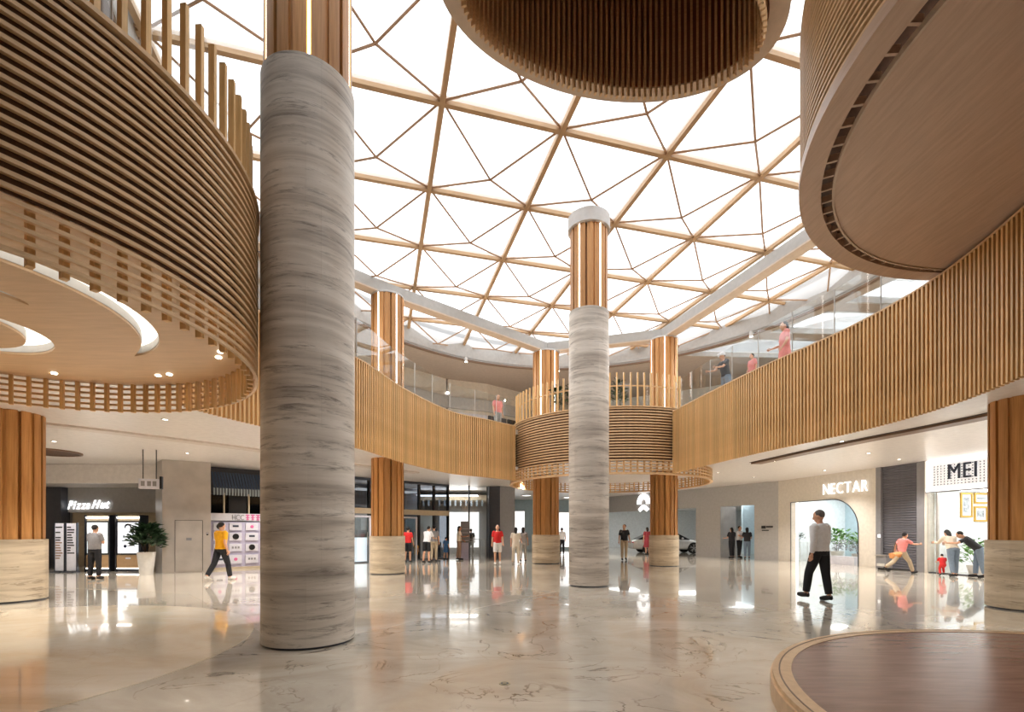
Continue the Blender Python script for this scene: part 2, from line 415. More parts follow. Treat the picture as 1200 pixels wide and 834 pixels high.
struct('wall_roof', MB().prism([(X0, Y0), (X1, Y0), (X1, Y1), (X0, Y1)], ZS+.5, ZS+.56, [[(EC[0]+(EA+.1)*cos(2*pi*i/96), EC[1]+(EB+.1)*sin(2*pi*i/96)) for i in range(96)]]+[[(a-(.0), b) for a, b in s_] for s_ in slots]), 'plaster', 'roof deck above the soffit')

# ------------------------------------------------------------------ skylight: square grid of timber beams, hanging four-sided pockets of film
CELL, ROT = 2.615, radians(15.45)
NA = Vector((cos(ROT), sin(ROT)))*CELL; NB = Vector((-sin(ROT), cos(ROT)))*CELL; N0 = Vector((-1.43, 9.9))
def node(i, j): return N0+NA*i+NB*j
def inside(q, g=0): return ((q.x-EC[0])/(EA+g))**2+((q.y-EC[1])/(EB+g))**2 < 1
cells = [(i, j) for i in range(-7, 8) for j in range(-7, 8) if sum(inside(node(i+a, j+b)) for a in (0, 1) for b in (0, 1)) >= 1]
sky = thing('window_1', 'oval skylight of timber beams and white triangular membrane panels', None, kind='structure')
DROP = .42
ctr = Vector((NA+NB)/2)
corners = [Vector((0, 0)), NA, NA+NB, NB]
pane_me, bar_me = [], []
for k in range(4):
    a, b = corners[k]-ctr, corners[(k+1) % 4]-ctr
    mb = MB(); up = .05
    mb.add([(a.x, a.y, up), (b.x, b.y, up), (0, 0, up-DROP)], [(0, 2, 1)])
    pane_me.append(mb.mesh('pane', 'film'))
    bar_me.append(MB().loft([(a.x, a.y, .03), (0, 0, -DROP)], .026, 6, up=(0, 0, 1)).mesh('glazing_bar', 'bar'))
for i, j in cells:
    q = node(i, j)+ctr
    for k in range(4):
        obj('pane', pane_me[k], parent=sky, loc=(q.x, q.y, ZS)); obj('glazing_bar', bar_me[k], parent=sky, loc=(q.x, q.y, ZS))
def beam_run(p_, q_, dz=0):
    L = (q_-p_).length; a = atan2((q_-p_).y, (q_-p_).x)
    obj('main_beam', MB().box(0, L, -.055, .055, -.06, .12), 'beam_wood', sky, loc=(p_.x, p_.y, ZS-dz), rz=a)
cs = set(cells)
for j in range(-7, 9):
    I = [i for i in range(-7, 8) if (i, j) in cs or (i, j-1) in cs]
    if I: beam_run(node(min(I), j), node(max(I)+1, j))
for i in range(-7, 9):
    J = [j for j in range(-7, 8) if (i, j) in cs or (i-1, j) in cs]
    if J: beam_run(node(i, min(J)), node(i, max(J)+1), .006)

# ------------------------------------------------------------------ columns
def stone_shaft(root, r, z0, z1, rows, mat):
    h = (z1-z0)/rows
    me = MB().ring((0, 0), r-.03, r, 0, h-.002, 0, pi/2-.002, 14).mesh('stone_panel', mat, True)
    obj('stone_core', MB().cyl((0, 0), r-.012, z0, z1, 48), mat, root)
    for k in range(rows):
        for q in range(4): obj('stone_panel', me, parent=root, loc=(0, 0, z0+k*h), rz=q*pi/2+.35+(k % 2)*.3)
    obj('foot_ring', MB().cyl((0, 0), r-.035, 0, .03, 48), 'steel_dark', root)
def timber_shaft(root, r, z0, z1, leds, a0=0., n=16):
    obj('timber_core', MB().cyl((0, 0), r-.1, z0, z1, 32), 'oak_back', root)
    wide = MB().prism(arc((0, 0), r, -.145, .145, 4)+arc((0, 0), r-.11, .13, -.13, 4), 0, z1-z0).mesh('timber_stave', 'oak_column')
    thin = MB().prism(arc((0, 0), r-.035, -.06, .06, 2)+arc((0, 0), r-.11, .06, -.06, 2), 0, z1-z0).mesh('timber_stave', 'oak_column')
    led = MB().prism(arc((0, 0), r-.012, -.022, .022, 2)+arc((0, 0), r-.1, .022, -.02, 2), 0, z1-z0).mesh('light_strip', 'led')
    for k in range(n):
        a = a0+2*pi*k/n
        obj('timber_stave', wide, parent=root, loc=(0, 0, z0), rz=a)
        b = a+pi/n
        if k in leds: obj('light_strip', led, parent=root, loc=(0, 0, z0), rz=b)
        elif k % 2: obj('timber_stave', thin, parent=root, loc=(0, 0, z0), rz=b)
GC = 'columns of the atrium'
def tall_column(px, x, y, r, label, a0):
    t = thing('stone_column', label, 'column', (x, y, 0), group=GC)
    stone_shaft(t, r, .03, 7.25, 8, 'travertine')
    timber_shaft(t, r-.035, 7.25, 9.42, (1, 4, 6, 9, 12, 15), a0)
    obj('cap', MB().lathe([(r+.0, 9.42), (r+.03, 9.44), (r+.03, 9.78), (r+.0, 9.8)], 48), 'beam_white', t, True)
    obj('cap_stem', MB().cyl((0, 0), .12, 9.8, ZS+.02, 16), 'beam_white', t, True)
tall_column(361, -2.69, 6.41, .575, 'thickest grey travertine column, nearest, with dark timber head', .2)
tall_column(690, 2.055, 12.95, .53, 'pale travertine column standing free in the middle of the floor with a white cap', .3)
def timber_column(x, y, r, label, a0, top=9.4):
    t = thing('timber_column', label, 'column', (x, y, 0), group=GC)
    stone_shaft(t, r, .03, 1.28, 1, 'travertine_base')
    timber_shaft(t, r-.045, 1.28, ZC+.1, (), a0)
    if top > 6:
        timber_shaft(t, r-.045, ZC+.1, top, (1, 4, 7, 10, 13, 15), a0)
        obj('cap', MB().cyl((0, 0), r-.03, top, top+.06, 32), 'beam_white', t, True)
    return t
CA, CB, CC, CD, CE = (-10.5, 10.1), (-4.27, 16.6), (1.53, 21.8), (6.37, 20.3), (9.65, 9.03)
timber_column(*CA, .6, 'fluted timber column on a stone base at the left edge, under the near drum', .1, ZC)
timber_column(*CB, .59, 'fluted timber column on a stone base just behind the curved gallery fascia', .25)
timber_column(*CC, .63, 'fluted timber column inside the far drum, left of the pair', .1)
timber_column(*CD, .6, 'fluted timber column inside the far drum, right of the pair', .35)
timber_column(*CE, .6, 'fluted timber column on a stone base at the right edge, under the gallery', .5)
def ring_beam(a, b, label):
    A, B = Vector(a), Vector(b); L = (B-A).length
    t = thing('ring_beam', label, 'beam', (a[0], a[1], 0), atan2(B.y-A.y, B.x-A.x), 'beams between the column heads')
    obj('soffit_board', MB().box(0, L, -.2, .2, 9.44, 9.49), 'rim_taupe', t)
    obj('beam_box', MB().box(0, L, -.19, .19, 9.49, 9.86), 'beam_grey', t)
ring_beam((-9.6, 11.04), CB, 'pale box beam running left from the timber column behind the curved fascia')
ring_beam(CB, CC, 'pale box beam linking the two timber columns left of the free column')
ring_beam(CC, CD, 'short pale box beam linking the pair of columns of the far drum')
ring_beam(CD, CE, 'long pale box beam rising toward the high right drum')

# ------------------------------------------------------------------ curved gallery fascias of upright slats
slat_me = MB().cbox((0, 0, (ZB+ZT)/2), (.042, .075, ZT-ZB)).mesh('slat', 'oak')
def fascia(path, label, pitch=.094):
    t = thing('gallery_fascia', label, 'fascia', kind='thing', group='slatted gallery fascias')
    for q, a in along(path, pitch):
        n = Vector((sin(a), -cos(a)))*.06
        obj('slat', slat_me, parent=t, loc=(q.x+n.x, q.y+n.y, 0), rz=a)
    obj('backing_panel', MB().wall(path, 0, .05, ZC-.03, ZT-.02), 'oak_back', t)
    obj('top_rail', MB().wall(path, -.1, .12, ZT, ZT+.03), 'oak_rail', t)
    return t
fascia(pathL, 'curved gallery fascia of upright oak slats left of the far drum')
fascia(pathR, 'curved gallery fascia of upright oak slats sweeping past the high drum on the right')
pane_cache = {}
def balustrade(path, label, length=1.35):
    t = thing('glass_balustrade', label, 'balustrade', group='glass gallery balustrades')
    pts = along(path, length)
    for q, a in pts:
        n = Vector((-sin(a), cos(a)))*.03
        obj('pane', pane_cache.setdefault(length, MB().box(-length/2+.01, length/2-.01, 0, .016, ZT+.03, ZT+1.05).mesh('pane', 'glass')), parent=t, loc=(q.x+n.x, q.y+n.y, 0), rz=a)
        e = q-Vector((cos(a), sin(a)))*length/2+n
        obj('clamp_post', pane_cache.setdefault('p', MB().box(-.006, .006, -.002, .018, ZT+.03, ZT+1.055).mesh('clamp_post', 'beam_white')), parent=t, loc=(e.x, e.y, 0), rz=a)
    return t
balustrade(pathL, 'glass balustrade on the curved fascia left of the far drum', 1.1)
balustrade([q for q in pathR if q.y > 8.3], 'glass balustrade on the curved fascia right of the far drum', 1.1)
# ceiling trims that follow the gallery
def offs(path, t):
    P = path; out = []
    for k in range(0, len(P), 3):
        d = (P[min(k+1, len(P)-1)]-P[max(k-1, 0)]).normalized(); out.append(P[k]+Vector((-d.y, d.x))*t)
    return out
struct('trim_3', MB().wall(offs(pathR[:100], 3.05), -.16, .22, ZC-.06, ZC+.02), 'trim_brown', 'brown curved slot trim in the ceiling right of the hall')
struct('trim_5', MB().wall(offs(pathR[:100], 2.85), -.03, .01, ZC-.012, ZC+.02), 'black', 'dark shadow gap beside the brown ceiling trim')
struct('trim_4', MB().wall(spline([(-14, 8.2), (-12.5, 9.4), (-10.6, 11.1), (-9.2, 12.6), (-7.7, 14.5), (-6.2, 17.2), (-4, 20.2)]), -.2, .2, ZC-.05, ZC+.02), 'trim_pale', 'pale curved slot trim in the ceiling left of the hall')
obj_ = obj('ceiling_recess', MB().ring((0, 0), .78, .86, -.04, 0, n=48), 'trim_brown', None, loc=(-14.35, 14.9, ZC)); tag(obj_, 'dark round recess in the ceiling before the pizza shop', 'ceiling recess')
obj('recess_plate', MB().cyl((0, 0), .78, -.02, 0, 48), 'gap_shade', obj_)

# ------------------------------------------------------------------ drum beside the thick column
def ringslats(t, c, r1, r2, zs, h, mat='oak_rail', a0=0, a1=2*pi, n=112):
    me = MB().ring((0, 0), r1, r2, 0, h, a0, a1, n).mesh('ring_slat', mat)
    for z in zs: obj('ring_slat', me, parent=t, loc=(c[0], c[1], z))
t = thing('slatted_drum', 'near round gallery drum of horizontal oak rings beside the thickest column', 'drum', group='round slatted drums')
ZL0, ZL1, ZL2 = 3.35, 3.76, 5.4
ringslats(t, DL, RL-.036, RL, [ZL0+.085*k for k in range(5)]+[ZL1+.02+.0905*k for k in range(18)], .031)
obj('drum_wall', MB().ring(DL, RL-.06, RL-.045, ZL1, ZL2, n=112), 'gap_shade', t)
fin = MB().cbox((RL-.09, 0, (ZL0-.03+6.34)/2), (.06, .045, 6.34-ZL0+.03)).mesh('fin', 'oak')
for k in range(92):
    obj('fin', fin, parent=t, loc=(DL[0], DL[1], 0), rz=2*pi*k/92)
obj('top_ring', MB().ring(DL, RL-.14, RL+.02, ZL2, ZL2+.04, n=112), 'oak_rail', t)
def crescent(c, r, wid, a0, a1, n=28):
    out = [(c[0]+(r+wid*.5*sin(pi*i/n)**.6)*cos(a0+(a1-a0)*i/n), c[1]+(r+wid*.5*sin(pi*i/n)**.6)*sin(a0+(a1-a0)*i/n)) for i in range(n+1)]
    inn = [(c[0]+(r-wid*.5*sin(pi*i/n)**.6)*cos(a0+(a1-a0)*i/n), c[1]+(r-wid*.5*sin(pi*i/n)**.6)*sin(a0+(a1-a0)*i/n)) for i in range(n-1, 0, -1)]
    return out+inn
cres = [crescent((DL[0], DL[1]), 1.72, .26, radians(-75), radians(62)), crescent((-6.4, 5.45), .78, .26, radians(-35), radians(140)), crescent((DL[0], DL[1]), .86, .14, radians(-80), radians(5))]
so = obj('soffit', MB().prism(arc(DL, RL-.05, 0, 2*pi, 112)[:-1], ZL1, ZL1+.03, cres), 'oak_soffit', t)
for c in cres:
    obj('light_cove', MB().prism(c, ZL1+.12, ZL1+.14), 'cove', t)
    obj('cove_edge', MB().wall([Vector(q) for q in c+[c[0]]], -.006, .006, ZL1+.028, ZL1+.13), 'plaster', t)
for dx, dy in ((1.9, 1.55), (2.05, 1.35), (.55, 2.3), (.75, 2.25), (-.9, 2.2)):
    obj('downlight', MB().cyl((DL[0]+dx, DL[1]+dy), .035, ZL1-.012, ZL1+.01, 16), 'downlight', t)
tb = balustrade([Vector(q) for q in arc(DL, RL-.3, radians(-130), radians(75), 90)], 'glass balustrade behind the fins of the near drum', 1.0)

# ------------------------------------------------------------------ drum at the far end
t = thing('slatted_drum', 'far round gallery drum of horizontal oak rings between the two curved fascias', 'drum', group='round slatted drums')
b0, b1 = radians(196), radians(297)
ringslats(t, DF, RF-.06, RF, [ZB+.11*k for k in range(5)], .045)
ringslats(t, DF, RF-.04, RF, [4.0+.0985*k for k in range(18)], .045, a0=b0, a1=b1, n=60)
obj('drum_wall', MB().ring(DF, RF-.065, RF-.05, ZC-.02, 5.74, b0, b1, 60), 'gap_shade', t)
obj('base_ring', MB().ring(DF, RF-.1, RF+.02, ZB-.03, ZB, n=112), 'oak_rail', t)
obj('top_ring', MB().ring(DF, RF-.14, RF+.03, 5.74, 5.78, b0, b1, 60), 'oak_rail', t)
tall = MB().cbox((RF-.09, 0, (ZB-.02+6.95)/2), (.06, .05, 6.95-ZB+.02)).mesh('fin', 'oak')
short = MB().cbox((RF-.09, 0, (ZB-.02+ZC)/2), (.06, .05, ZC-ZB+.02)).mesh('fin', 'oak')
NFIN = 108
for k in range(NFIN):
    a = 2*pi*k/NFIN
    obj('fin', tall if b0 < a < b1 else short, parent=t, loc=(DF[0], DF[1], 0), rz=a)
obj('hand_rail', MB().ring(DF, RF-.2, RF-.16, 6.5, 6.54, b0, b1, 60), 'oak_rail', t)
balustrade([Vector(q) for q in arc(DF, RF-.34, b0, b1, 80)], 'glass balustrade behind the fins of the far drum', 1.0)

# ------------------------------------------------------------------ high drum over the gallery
t = thing('slatted_drum', 'high round drum with a plain brown soffit hanging at the upper right', 'drum', group='round slatted drums')
ringslats(t, DR, RR-.034, RR, [ZRD+.15+.075*k for k in range(24)], .03, n=144)
obj('drum_wall', MB().ring(DR, RR-.07, RR-.05, ZRD+.12, 7.64, n=144), 'gap_shade', t)
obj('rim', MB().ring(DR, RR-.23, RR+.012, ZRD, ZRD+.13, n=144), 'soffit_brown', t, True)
obj('slot_back', MB().ring(DR, RR-.45, RR-.2, ZRD+.14, ZRD+.18, n=144), 'gap_shade', t)
obj('soffit', MB().prism(arc(DR, RR-.36, 0, 2*pi, 144)[:-1], ZRD-.01, ZRD+.05), 'soffit_brown', t)
obj('soffit_lip', MB().ring(DR, RR-.372, RR-.348, ZRD-.03, ZRD+.03, n=144), 'rim_taupe', t)
br = MB().cbox((RR-.295, 0, ZRD+.06), (.14, .03, .08)).mesh('bracket', 'soffit_brown')
for k in range(92): obj('bracket', br, parent=t, loc=(DR[0], DR[1], 0), rz=2*pi*k/92)

# ------------------------------------------------------------------ lantern of upright slats under the skylight
t = thing('slatted_lantern', 'open oval lantern of upright slats with a taupe rim hanging under the skylight', 'lantern')
TC, TA, TB, TR = (1.316, 6.0), 2.25, 1.28, radians(13.1)
def oval_t(off, n=112):
    out = []
    for k in range(n+1):
        a = 2*pi*k/n; x, y = (TA-off)*cos(a), (TB-off)*sin(a)
        out.append(Vector((TC[0]+x*cos(TR)-y*sin(TR), TC[1]+x*sin(TR)+y*cos(TR))))
    return out
ZT1 = 9.5
rim_ = MB().prism([tuple(q) for q in oval_t(0)[:-1]], ZTD, ZTD+.05, [[tuple(q) for q in oval_t(.24)[:-1]]])
obj('rim', rim_, 'rim_taupe', t)
obj('outer_skin', MB().wall(oval_t(.02), -.01, .01, ZTD+.05, ZT1), 'rim_taupe', t)
obj('inner_wall', MB().wall(oval_t(.24), -.01, .01, ZTD+.02, ZT1), 'lantern_brown', t)
obj('top_plate', MB().prism([tuple(q) for q in oval_t(0)[:-1]], ZT1, ZT1+.06), 'lantern_brown', t)
sl = MB().cbox((0, 0, (ZTD-.2+ZT1)/2), (.03, .06, ZT1-ZTD+.2)).mesh('slat', 'oak_rail')
for q, a in along(oval_t(.3, 400), .082): obj('slat', sl, parent=t, loc=(q.x, q.y, 0), rz=a)

# ------------------------------------------------------------------ low round stage
t = thing('round_stage', 'low round stage with a brown top and pale rim in the lower right corner', 'stage', (5.3, 2.86, 0))
obj('deck', MB().cyl((0, 0), 3.16, 0, .195, 128), 'stage_brown', t)
obj('rim', MB().ring((0, 0), 3.16, 3.31, 0, .2, n=128), 'stage_rim', t, True)
obj('rim_groove', MB().ring((0, 0), 3.25, 3.262, .2, .203, n=128), 'trim_brown', t)
obj('plinth', MB().ring((0, 0), 3.31, 3.33, 0, .16, n=128), 'stage_rim', t, True)
d = thing('floor_outlet', 'small round metal outlet cover set in the marble floor', 'outlet', (-.07, 4.6, 0))
obj('cover_ring', MB().ring((0, 0), .04, .055, 0, .004, n=32), 'brass', d); obj('cover_plate', MB().cyl((0, 0), .04, 0, .003, 24), 'black', d)
obj('hatch', MB().cbox((0, 0, .004), (.035, .03, .004)), 'brass', d)

# ------------------------------------------------------------------ floodlights added on the skylight fascia to brighten the hall
FILL_FLOODS = [(EC[0]+EA*cos(radians(a)), EC[1]+EB*sin(radians(a))) for a in (8, 38, 62, 90, 118, 145, 172, 281)]
for k, (x, y) in enumerate(FILL_FLOODS):
    v = Vector((EC[0]-x, EC[1]-y)); v.normalize(); an = atan2(v.y, v.x)
    x, y = x+v.x*.25, y+v.y*.25
    t = thing('fill_flood_lamp', 'small white fill floodlight added under the skylight fascia to brighten the hall', 'light', (x, y, ZR-.05), an, 'added fill floodlights around the skylight')
    cn = MB().lathe([(.07, -.2), (.075, -.02), (.05, 0)], 16); obj('can', cn, 'beam_white', t, True); obj('bracket', MB().box(-.3, .02, -.02, .02, -.02, .02), 'beam_white', t); obj('lens', MB().cyl((0, 0), .06, -.21, -.2, 16), 'downlight', t)
    ld = bpy.data.lights.new('fill_flood', 'SPOT'); ld.energy = FILL_FLOOD; ld.color = (1, .965, .91); ld.spot_size = radians(150); ld.spot_blend = .9; ld.shadow_soft_size = .05
    lo = bpy.data.objects.new('lamp', ld); COL.objects.link(lo); lo.parent = t; lo.location = (0, 0, -.27); lo.rotation_euler = (0, radians(-28), 0)
# ================================================================== shop fronts
def text_mesh(ch, size, depth=.03, bold=0., shear=0.):
    cu = bpy.data.curves.new('glyph', 'FONT'); cu.body = ch; cu.size = size; cu.extrude = depth/2; cu.offset = bold; cu.shear = shear; cu.resolution_u = 4
    o = bpy.data.objects.new('glyph', cu); COL.objects.link(o)
    dg = bpy.context.evaluated_depsgraph_get(); dg.update()
    me = bpy.data.meshes.new_from_object(o.evaluated_get(dg)); bpy.data.objects.remove(o); bpy.data.curves.remove(cu)
    me.transform(Matrix.Rotation(pi/2, 4, 'X')); return me
def lettering(root, s, u0, u1, z0, h, mat, v=-.06, depth=.04, bold=0., shear=0., name='letter', gap=.16, rise=0.):
    """letters of s from u0 to u1 on the face v, cap height h"""
    gl = []; x = 0
    for ch in s:
        if ch == ' ': x += h*.35; continue
        me = text_mesh(ch, h/.7, depth, bold, shear); xs = [q.co.x for q in me.vertices]; me.materials.append(M[mat])
        gl.append((me, x-min(xs))); x += max(xs)-min(xs)+h*gap
    tot = x-h*gap; k = (u1-u0)/tot
    for me, px_ in gl:
        me.transform(Matrix.Diagonal((k, 1, 1, 1)))
        obj(name, me, parent=root, loc=(u0+px_*k, v, z0+rise*px_*k))

# ---- front with the arched opening, shutter and lit sign box (right of the hall)
NF = WF((13.1, 23.8), (14.1, 18.8))
zt = ZC
ul, ur, um = NF.u(927), NF.u(1006), NF.u(1027)
rad = 1.25; zo = 2.8
archpts = [(ul, 0), (ul, zo)]+[(ur-rad+rad*sin(radians(a)), zo-rad+rad*cos(radians(a))) for a in range(0, 91, 9)]+[(ur, 0)]
def upright_plate(poly, v0, v1, holes=()):
    mb = MB().prism(poly, v0, v1, holes); mb.v = [(x, z, y) for x, y, z in mb.v]; mb.f = [q[::-1] for q in mb.f]; return mb
poly = [(0, 0), (ul, 0)]+archpts[1:-1]+[(ur, 0), (um, 0), (um, zt), (0, zt)]
wn = struct('wall_arch', upright_plate(poly, 0, .25), 'warm_wall', 'warm grey shop wall with an arched opening'); wn.location = NF.loc(); wn.rotation_euler = (0, 0, NF.a)
obj('arch_trim', MB().loft([(x, -.01, z) for x, z in archpts], .02, 6, up=(0, 1, 0)), 'steel_dark', wn)
t = thing('shop_sign', 'white lit capital lettering above the arched shop opening', 'sign', NF.loc(), NF.a, 'shop signs')
lettering(t, 'NECTAR', NF.u(966), NF.u(1018), NF.z(991, 577.5), .47, 'sign_white', gap=.26, bold=-.01)
# room behind the arch
D = 4.2
t = thing('shop_interior', 'pale blue shop room seen through the arched opening', 'shop room', NF.loc(), NF.a)
obj('back_wall', MB().box(-.3, 5.2, D, D+.1, 0, 3.3), 'shop_blue', t)
obj('side_wall', MB().box(-.4, -.3, .25, D, 0, 3.3), 'shop_white', t); obj('side_wall', MB().box(5.2, 5.3, .25, D, 0, 3.3), 'shop_white', t)
obj('ceiling_panel', MB().box(-.3, 5.2, .25, D, 3.25, 3.3), 'shop_white', t)
obj('fill_light_panel', MB().box(.4, 4.6, .9, 3.4, 3.2, 3.24), 'fill_panel', t)
for k in range(22): obj('curtain_fold', MB().cyl((2.2+.14*k, D-.06), .06, .1, 3.2, 10), 'shop_blue', t, True)
obj('entry_edge', MB().box(ul+.02, ul+.12, .25, .3, 0, zo), 'sign_box', t)
def foliage(mb, c, r, n, size, rnd, up=.3):
    for _ in range(n):
        th, ph = rnd.uniform(0, 2*pi), rnd.uniform(-.6, 1.4); k = rnd.uniform(.35, 1)
        q = Vector((c[0]+r[0]*k*cos(th)*cos(ph), c[1]+r[1]*k*sin(th)*cos(ph), c[2]+r[2]*k*sin(ph)))
        d = Vector((cos(th), sin(th), up+rnd.uniform(-.4, .6))).normalized(); sd = Vector((-sin(th), cos(th), rnd.uniform(-.5, .5))).normalized()
        L = size*rnd.uniform(.7, 1.3); w_ = L*.28; nn = d.cross(sd)*L*.12
        mb.add([q, q+d*L*.5+sd*w_+nn, q+d*L, q+d*L*.5-sd*w_+nn], [(0, 1, 2, 3)])
    return mb
def plant(name, label, loc, potr, poth, r, n, size, leafmat, seed, potmat='pot_white', group=None, stem=.3):
    rnd = random.Random(seed)
    t = thing(name, label, 'plant', loc, group=group)
    obj('pot', MB().lathe([(potr*.72, 0), (potr, poth*.95), (potr, poth), (potr*.86, poth), (potr*.84, poth-.05)], 20), potmat, t, True)
    zc = poth+stem+r[2]*.4
    st = MB()
    for k in range(5):
        a = 2*pi*k/5; st.loft([(.03*cos(a), .03*sin(a), poth-.05), (.08*cos(a), .08*sin(a), poth+stem*.6), (r[0]*.4*cos(a), r[1]*.4*sin(a), zc)], [.014, .011, .006], 6)
    obj('stem', st, 'trunk', t)
    obj('foliage', foliage(MB(), (0, 0, zc), r, n, size, rnd), leafmat, t)
    return t
q = NF.w(NF.u(981, 2.1), 2.1); plant('potted_plant', 'large leafy potted plant inside the arched shop', (q.x, q.y, 0), .28, .5, (.6, .5, .55), 150, .22, 'leaf_green', 3, group='potted plants')
q = NF.w(NF.u(1006, 1.6), 1.6); plant('potted_plant', 'lower bushy plant by the right jamb of the arched shop', (q.x, q.y, 0), .26, .45, (.5, .5, .45), 110, .2, 'leaf_green', 4, group='potted plants')
q = NF.w(NF.u(950, 3), 3); plant('potted_plant', 'dark plant behind the man in the arched shop', (q.x, q.y, 0), .22, .9, (.45, .4, .5), 90, .24, 'leaf_dark', 5, group='potted plants')
t = thing('display_table', 'white display table with a small plant inside the arched shop', 'table', NF.loc(NF.u(937, 1.2), 1.2), NF.a)
obj('tabletop', MB().box(-.32, .32, -.25, .25, .9, .95), 'shop_white', t)
for a in (-.28, .28):
    for b in (-.21, .21): obj('leg', MB().box(a-.02, a+.02, b-.02, b+.02, 0, .9), 'shop_white', t)
q = NF.w(NF.u(936, 1.2), 1.2); plant('potted_plant', 'tiny plant on the white table in the arched shop', (q.x, q.y, .95), .08, .1, (.26, .22, .18), 60, .13, 'leaf_dark', 6, group='potted plants', stem=.03)
t = thing('flower_stand', 'grey stand of flowers low inside the arched shop', 'flower stand', NF.loc(NF.u(990, .75), .75), NF.a)
obj('stand_box', MB().box(-.75, .6, -.15, .3, 0, .35), 'poster', t); obj('foliage', foliage(MB(), (0, .1, .7), (.7, .25, .35), 160, .15, random.Random(9)), 'picture', t)
# shutter bay
u1_, u2_ = NF.u(1033), NF.u(1075); u3_, u4_ = NF.u(1085), NF.u(1088)
t = thing('door_1', 'grey rolling shutter between the arched shop and the sign box', None, NF.loc(), NF.a, kind='structure')
obj('jamb', MB().box(um, u1_, -.03, .25, 0, zt), 'mid_grey', t); obj('jamb', MB().box(u2_, u3_, -.03, .25, 0, zt), 'mid_grey', t); obj('jamb', MB().box(u3_, u4_, -.06, .25, 0, zt), 'warm_wall', t)
slm = MB().prism([(0, 0), (-.035, .02), (-.035, .075), (0, .088)], u1_, u2_); slm.v = [(z, x, y) for x, y, z in slm.v]
slm = slm.mesh('slat', 'shutter')
for k in range(43): obj('slat', slm, parent=t, loc=(0, .1, .04+k*.09))
obj('shutter_back', MB().box(u1_, u2_, .12, .2, 0, zt), 'shutter', t); obj('keypad', MB().box(um+.1, um+.2, -.05, -.03, 1.2, 1.32), 'sign_box', t)
t = thing('service_box', 'small grey box standing at the foot of the shutter', 'box', NF.loc(NF.u(1036, -.35), -.35), NF.a)
obj('body', MB().box(-.2, .2, -.15, .15, .08, .52), 'mid_grey', t); obj('lid', MB().box(-.22, .22, -.17, .17, .52, .56), 'steel', t); obj('base', MB().box(-.15, .15, -.12, .12, 0, .08), 'black', t); obj('front_panel', MB().box(-.15, .15, -.16, -.15, .14, .24), 'pot_white', t)
# sign box shop
u5 = 13.5
t = thing('sign_box', 'white lit sign box with a dotted panel and dark letters', 'sign', NF.loc(), NF.a, 'shop signs')
zb_ = NF.z(1090, 576.5); zt_ = ZC-.03
obj('box_body', MB().box(u4_, u5, -.12, .25, zb_, zt_), 'sign_box', t)
obj('box_frame', MB().box(u4_, u5, -.14, -.1, zb_-.04, zb_), 'mid_grey', t)
pu0 = NF.u(1096); obj('dotted_panel', MB().box(pu0, u5-.3, -.135, -.12, zb_+.16, zt_-.14), 'dotted_lit', t)
dots = MB(); rnd = random.Random(2)
for i in range(46):
    for j in range(8):
        x = pu0+.08+i*.105; z = zb_+.22+j*.088
        if x < u5-.4: dots.add([(x-.03, -.138, z), (x, -.138, z-.03), (x+.03, -.138, z), (x, -.138, z+.03)], [(0, 1, 2, 3)])
tag(obj('dot_pattern', dots, 'mid_grey', t), kind='stuff')
lettering(t, 'MEI', NF.u(1115.5), NF.u(1149), NF.z(1130, 560), .5, 'navy', v=-.15, depth=.05, gap=.25)
D = 3.4
t = thing('shop_interior', 'bright white shop room under the dotted sign box', 'shop room', NF.loc(), NF.a)
obj('back_wall', MB().box(u4_-.2, u5, D, D+.1, 0, 3), 'shop_white', t); obj('side_wall', MB().box(u4_-.02, u4_+.06, .25, D, 0, 3), 'shop_white', t)
obj('ceiling_panel', MB().box(u4_, u5, .25, D, 2.86, 2.9), 'shop_white', t); obj('fill_light_panel', MB().box(u4_+.4, u5-.4, .6, D-.5, 2.82, 2.85), 'fill_panel', t)
obj('mullion', MB().box(NF.u(1097), NF.u(1098.5), .0, .08, 0, zb_), 'steel', t); obj('side_glass', MB().box(u4_+.05, NF.u(1097), .02, .04, 0, zb_), 'glass', t)
obj('threshold', MB().box(u4_, u5, 0, .2, 0, .03), 'steel_dark', t)
q0 = NF.w(u4_+.065, 0); SW = WF(q0, q0+NF.n)
for k, (xa, xb, ya, yb) in enumerate(((1125, 1138.5, 577, 606), (1141, 1158, 567, 590), (1141, 1156, 593, 611))):
    ua, ub = SW.u(xa), SW.u(xb); zb2, zt2 = SW.z((xa+xb)/2, yb), min(2.8, SW.z((xa+xb)/2, ya))
    f = thing('picture_frame', ('tall gold framed picture on the white shop wall', 'upper gold framed picture nearest the timber column', 'lower gold framed picture nearest the timber column')[k], 'picture', SW.loc(0, .004, 0), SW.a, 'gold framed pictures')
    for bx in ((ua, ub, zb2, zb2+.06), (ua, ub, zt2-.06, zt2), (ua, ua+.05, zb2+.06, zt2-.06), (ub-.05, ub, zb2+.06, zt2-.06)): obj('frame_bar', MB().box(bx[0], bx[1], -.05, 0, bx[2], bx[3]), 'gold', f)
    obj('mat_board', MB().box(ua+.05, ub-.05, -.02, -.005, zb2+.06, zt2-.06), 'poster', f); obj('print', MB().box(ua+.13, ub-.13, -.025, -.02, zb2+.16, zt2-.16), 'picture', f)
q = NF.w(NF.u(1144, .9), .9); plant('potted_plant', 'green shrub in a pot beneath the framed pictures', (q.x, q.y, 0), .25, .3, (.5, .45, .6), 170, .17, 'leaf_green', 12, group='potted plants', stem=.1)

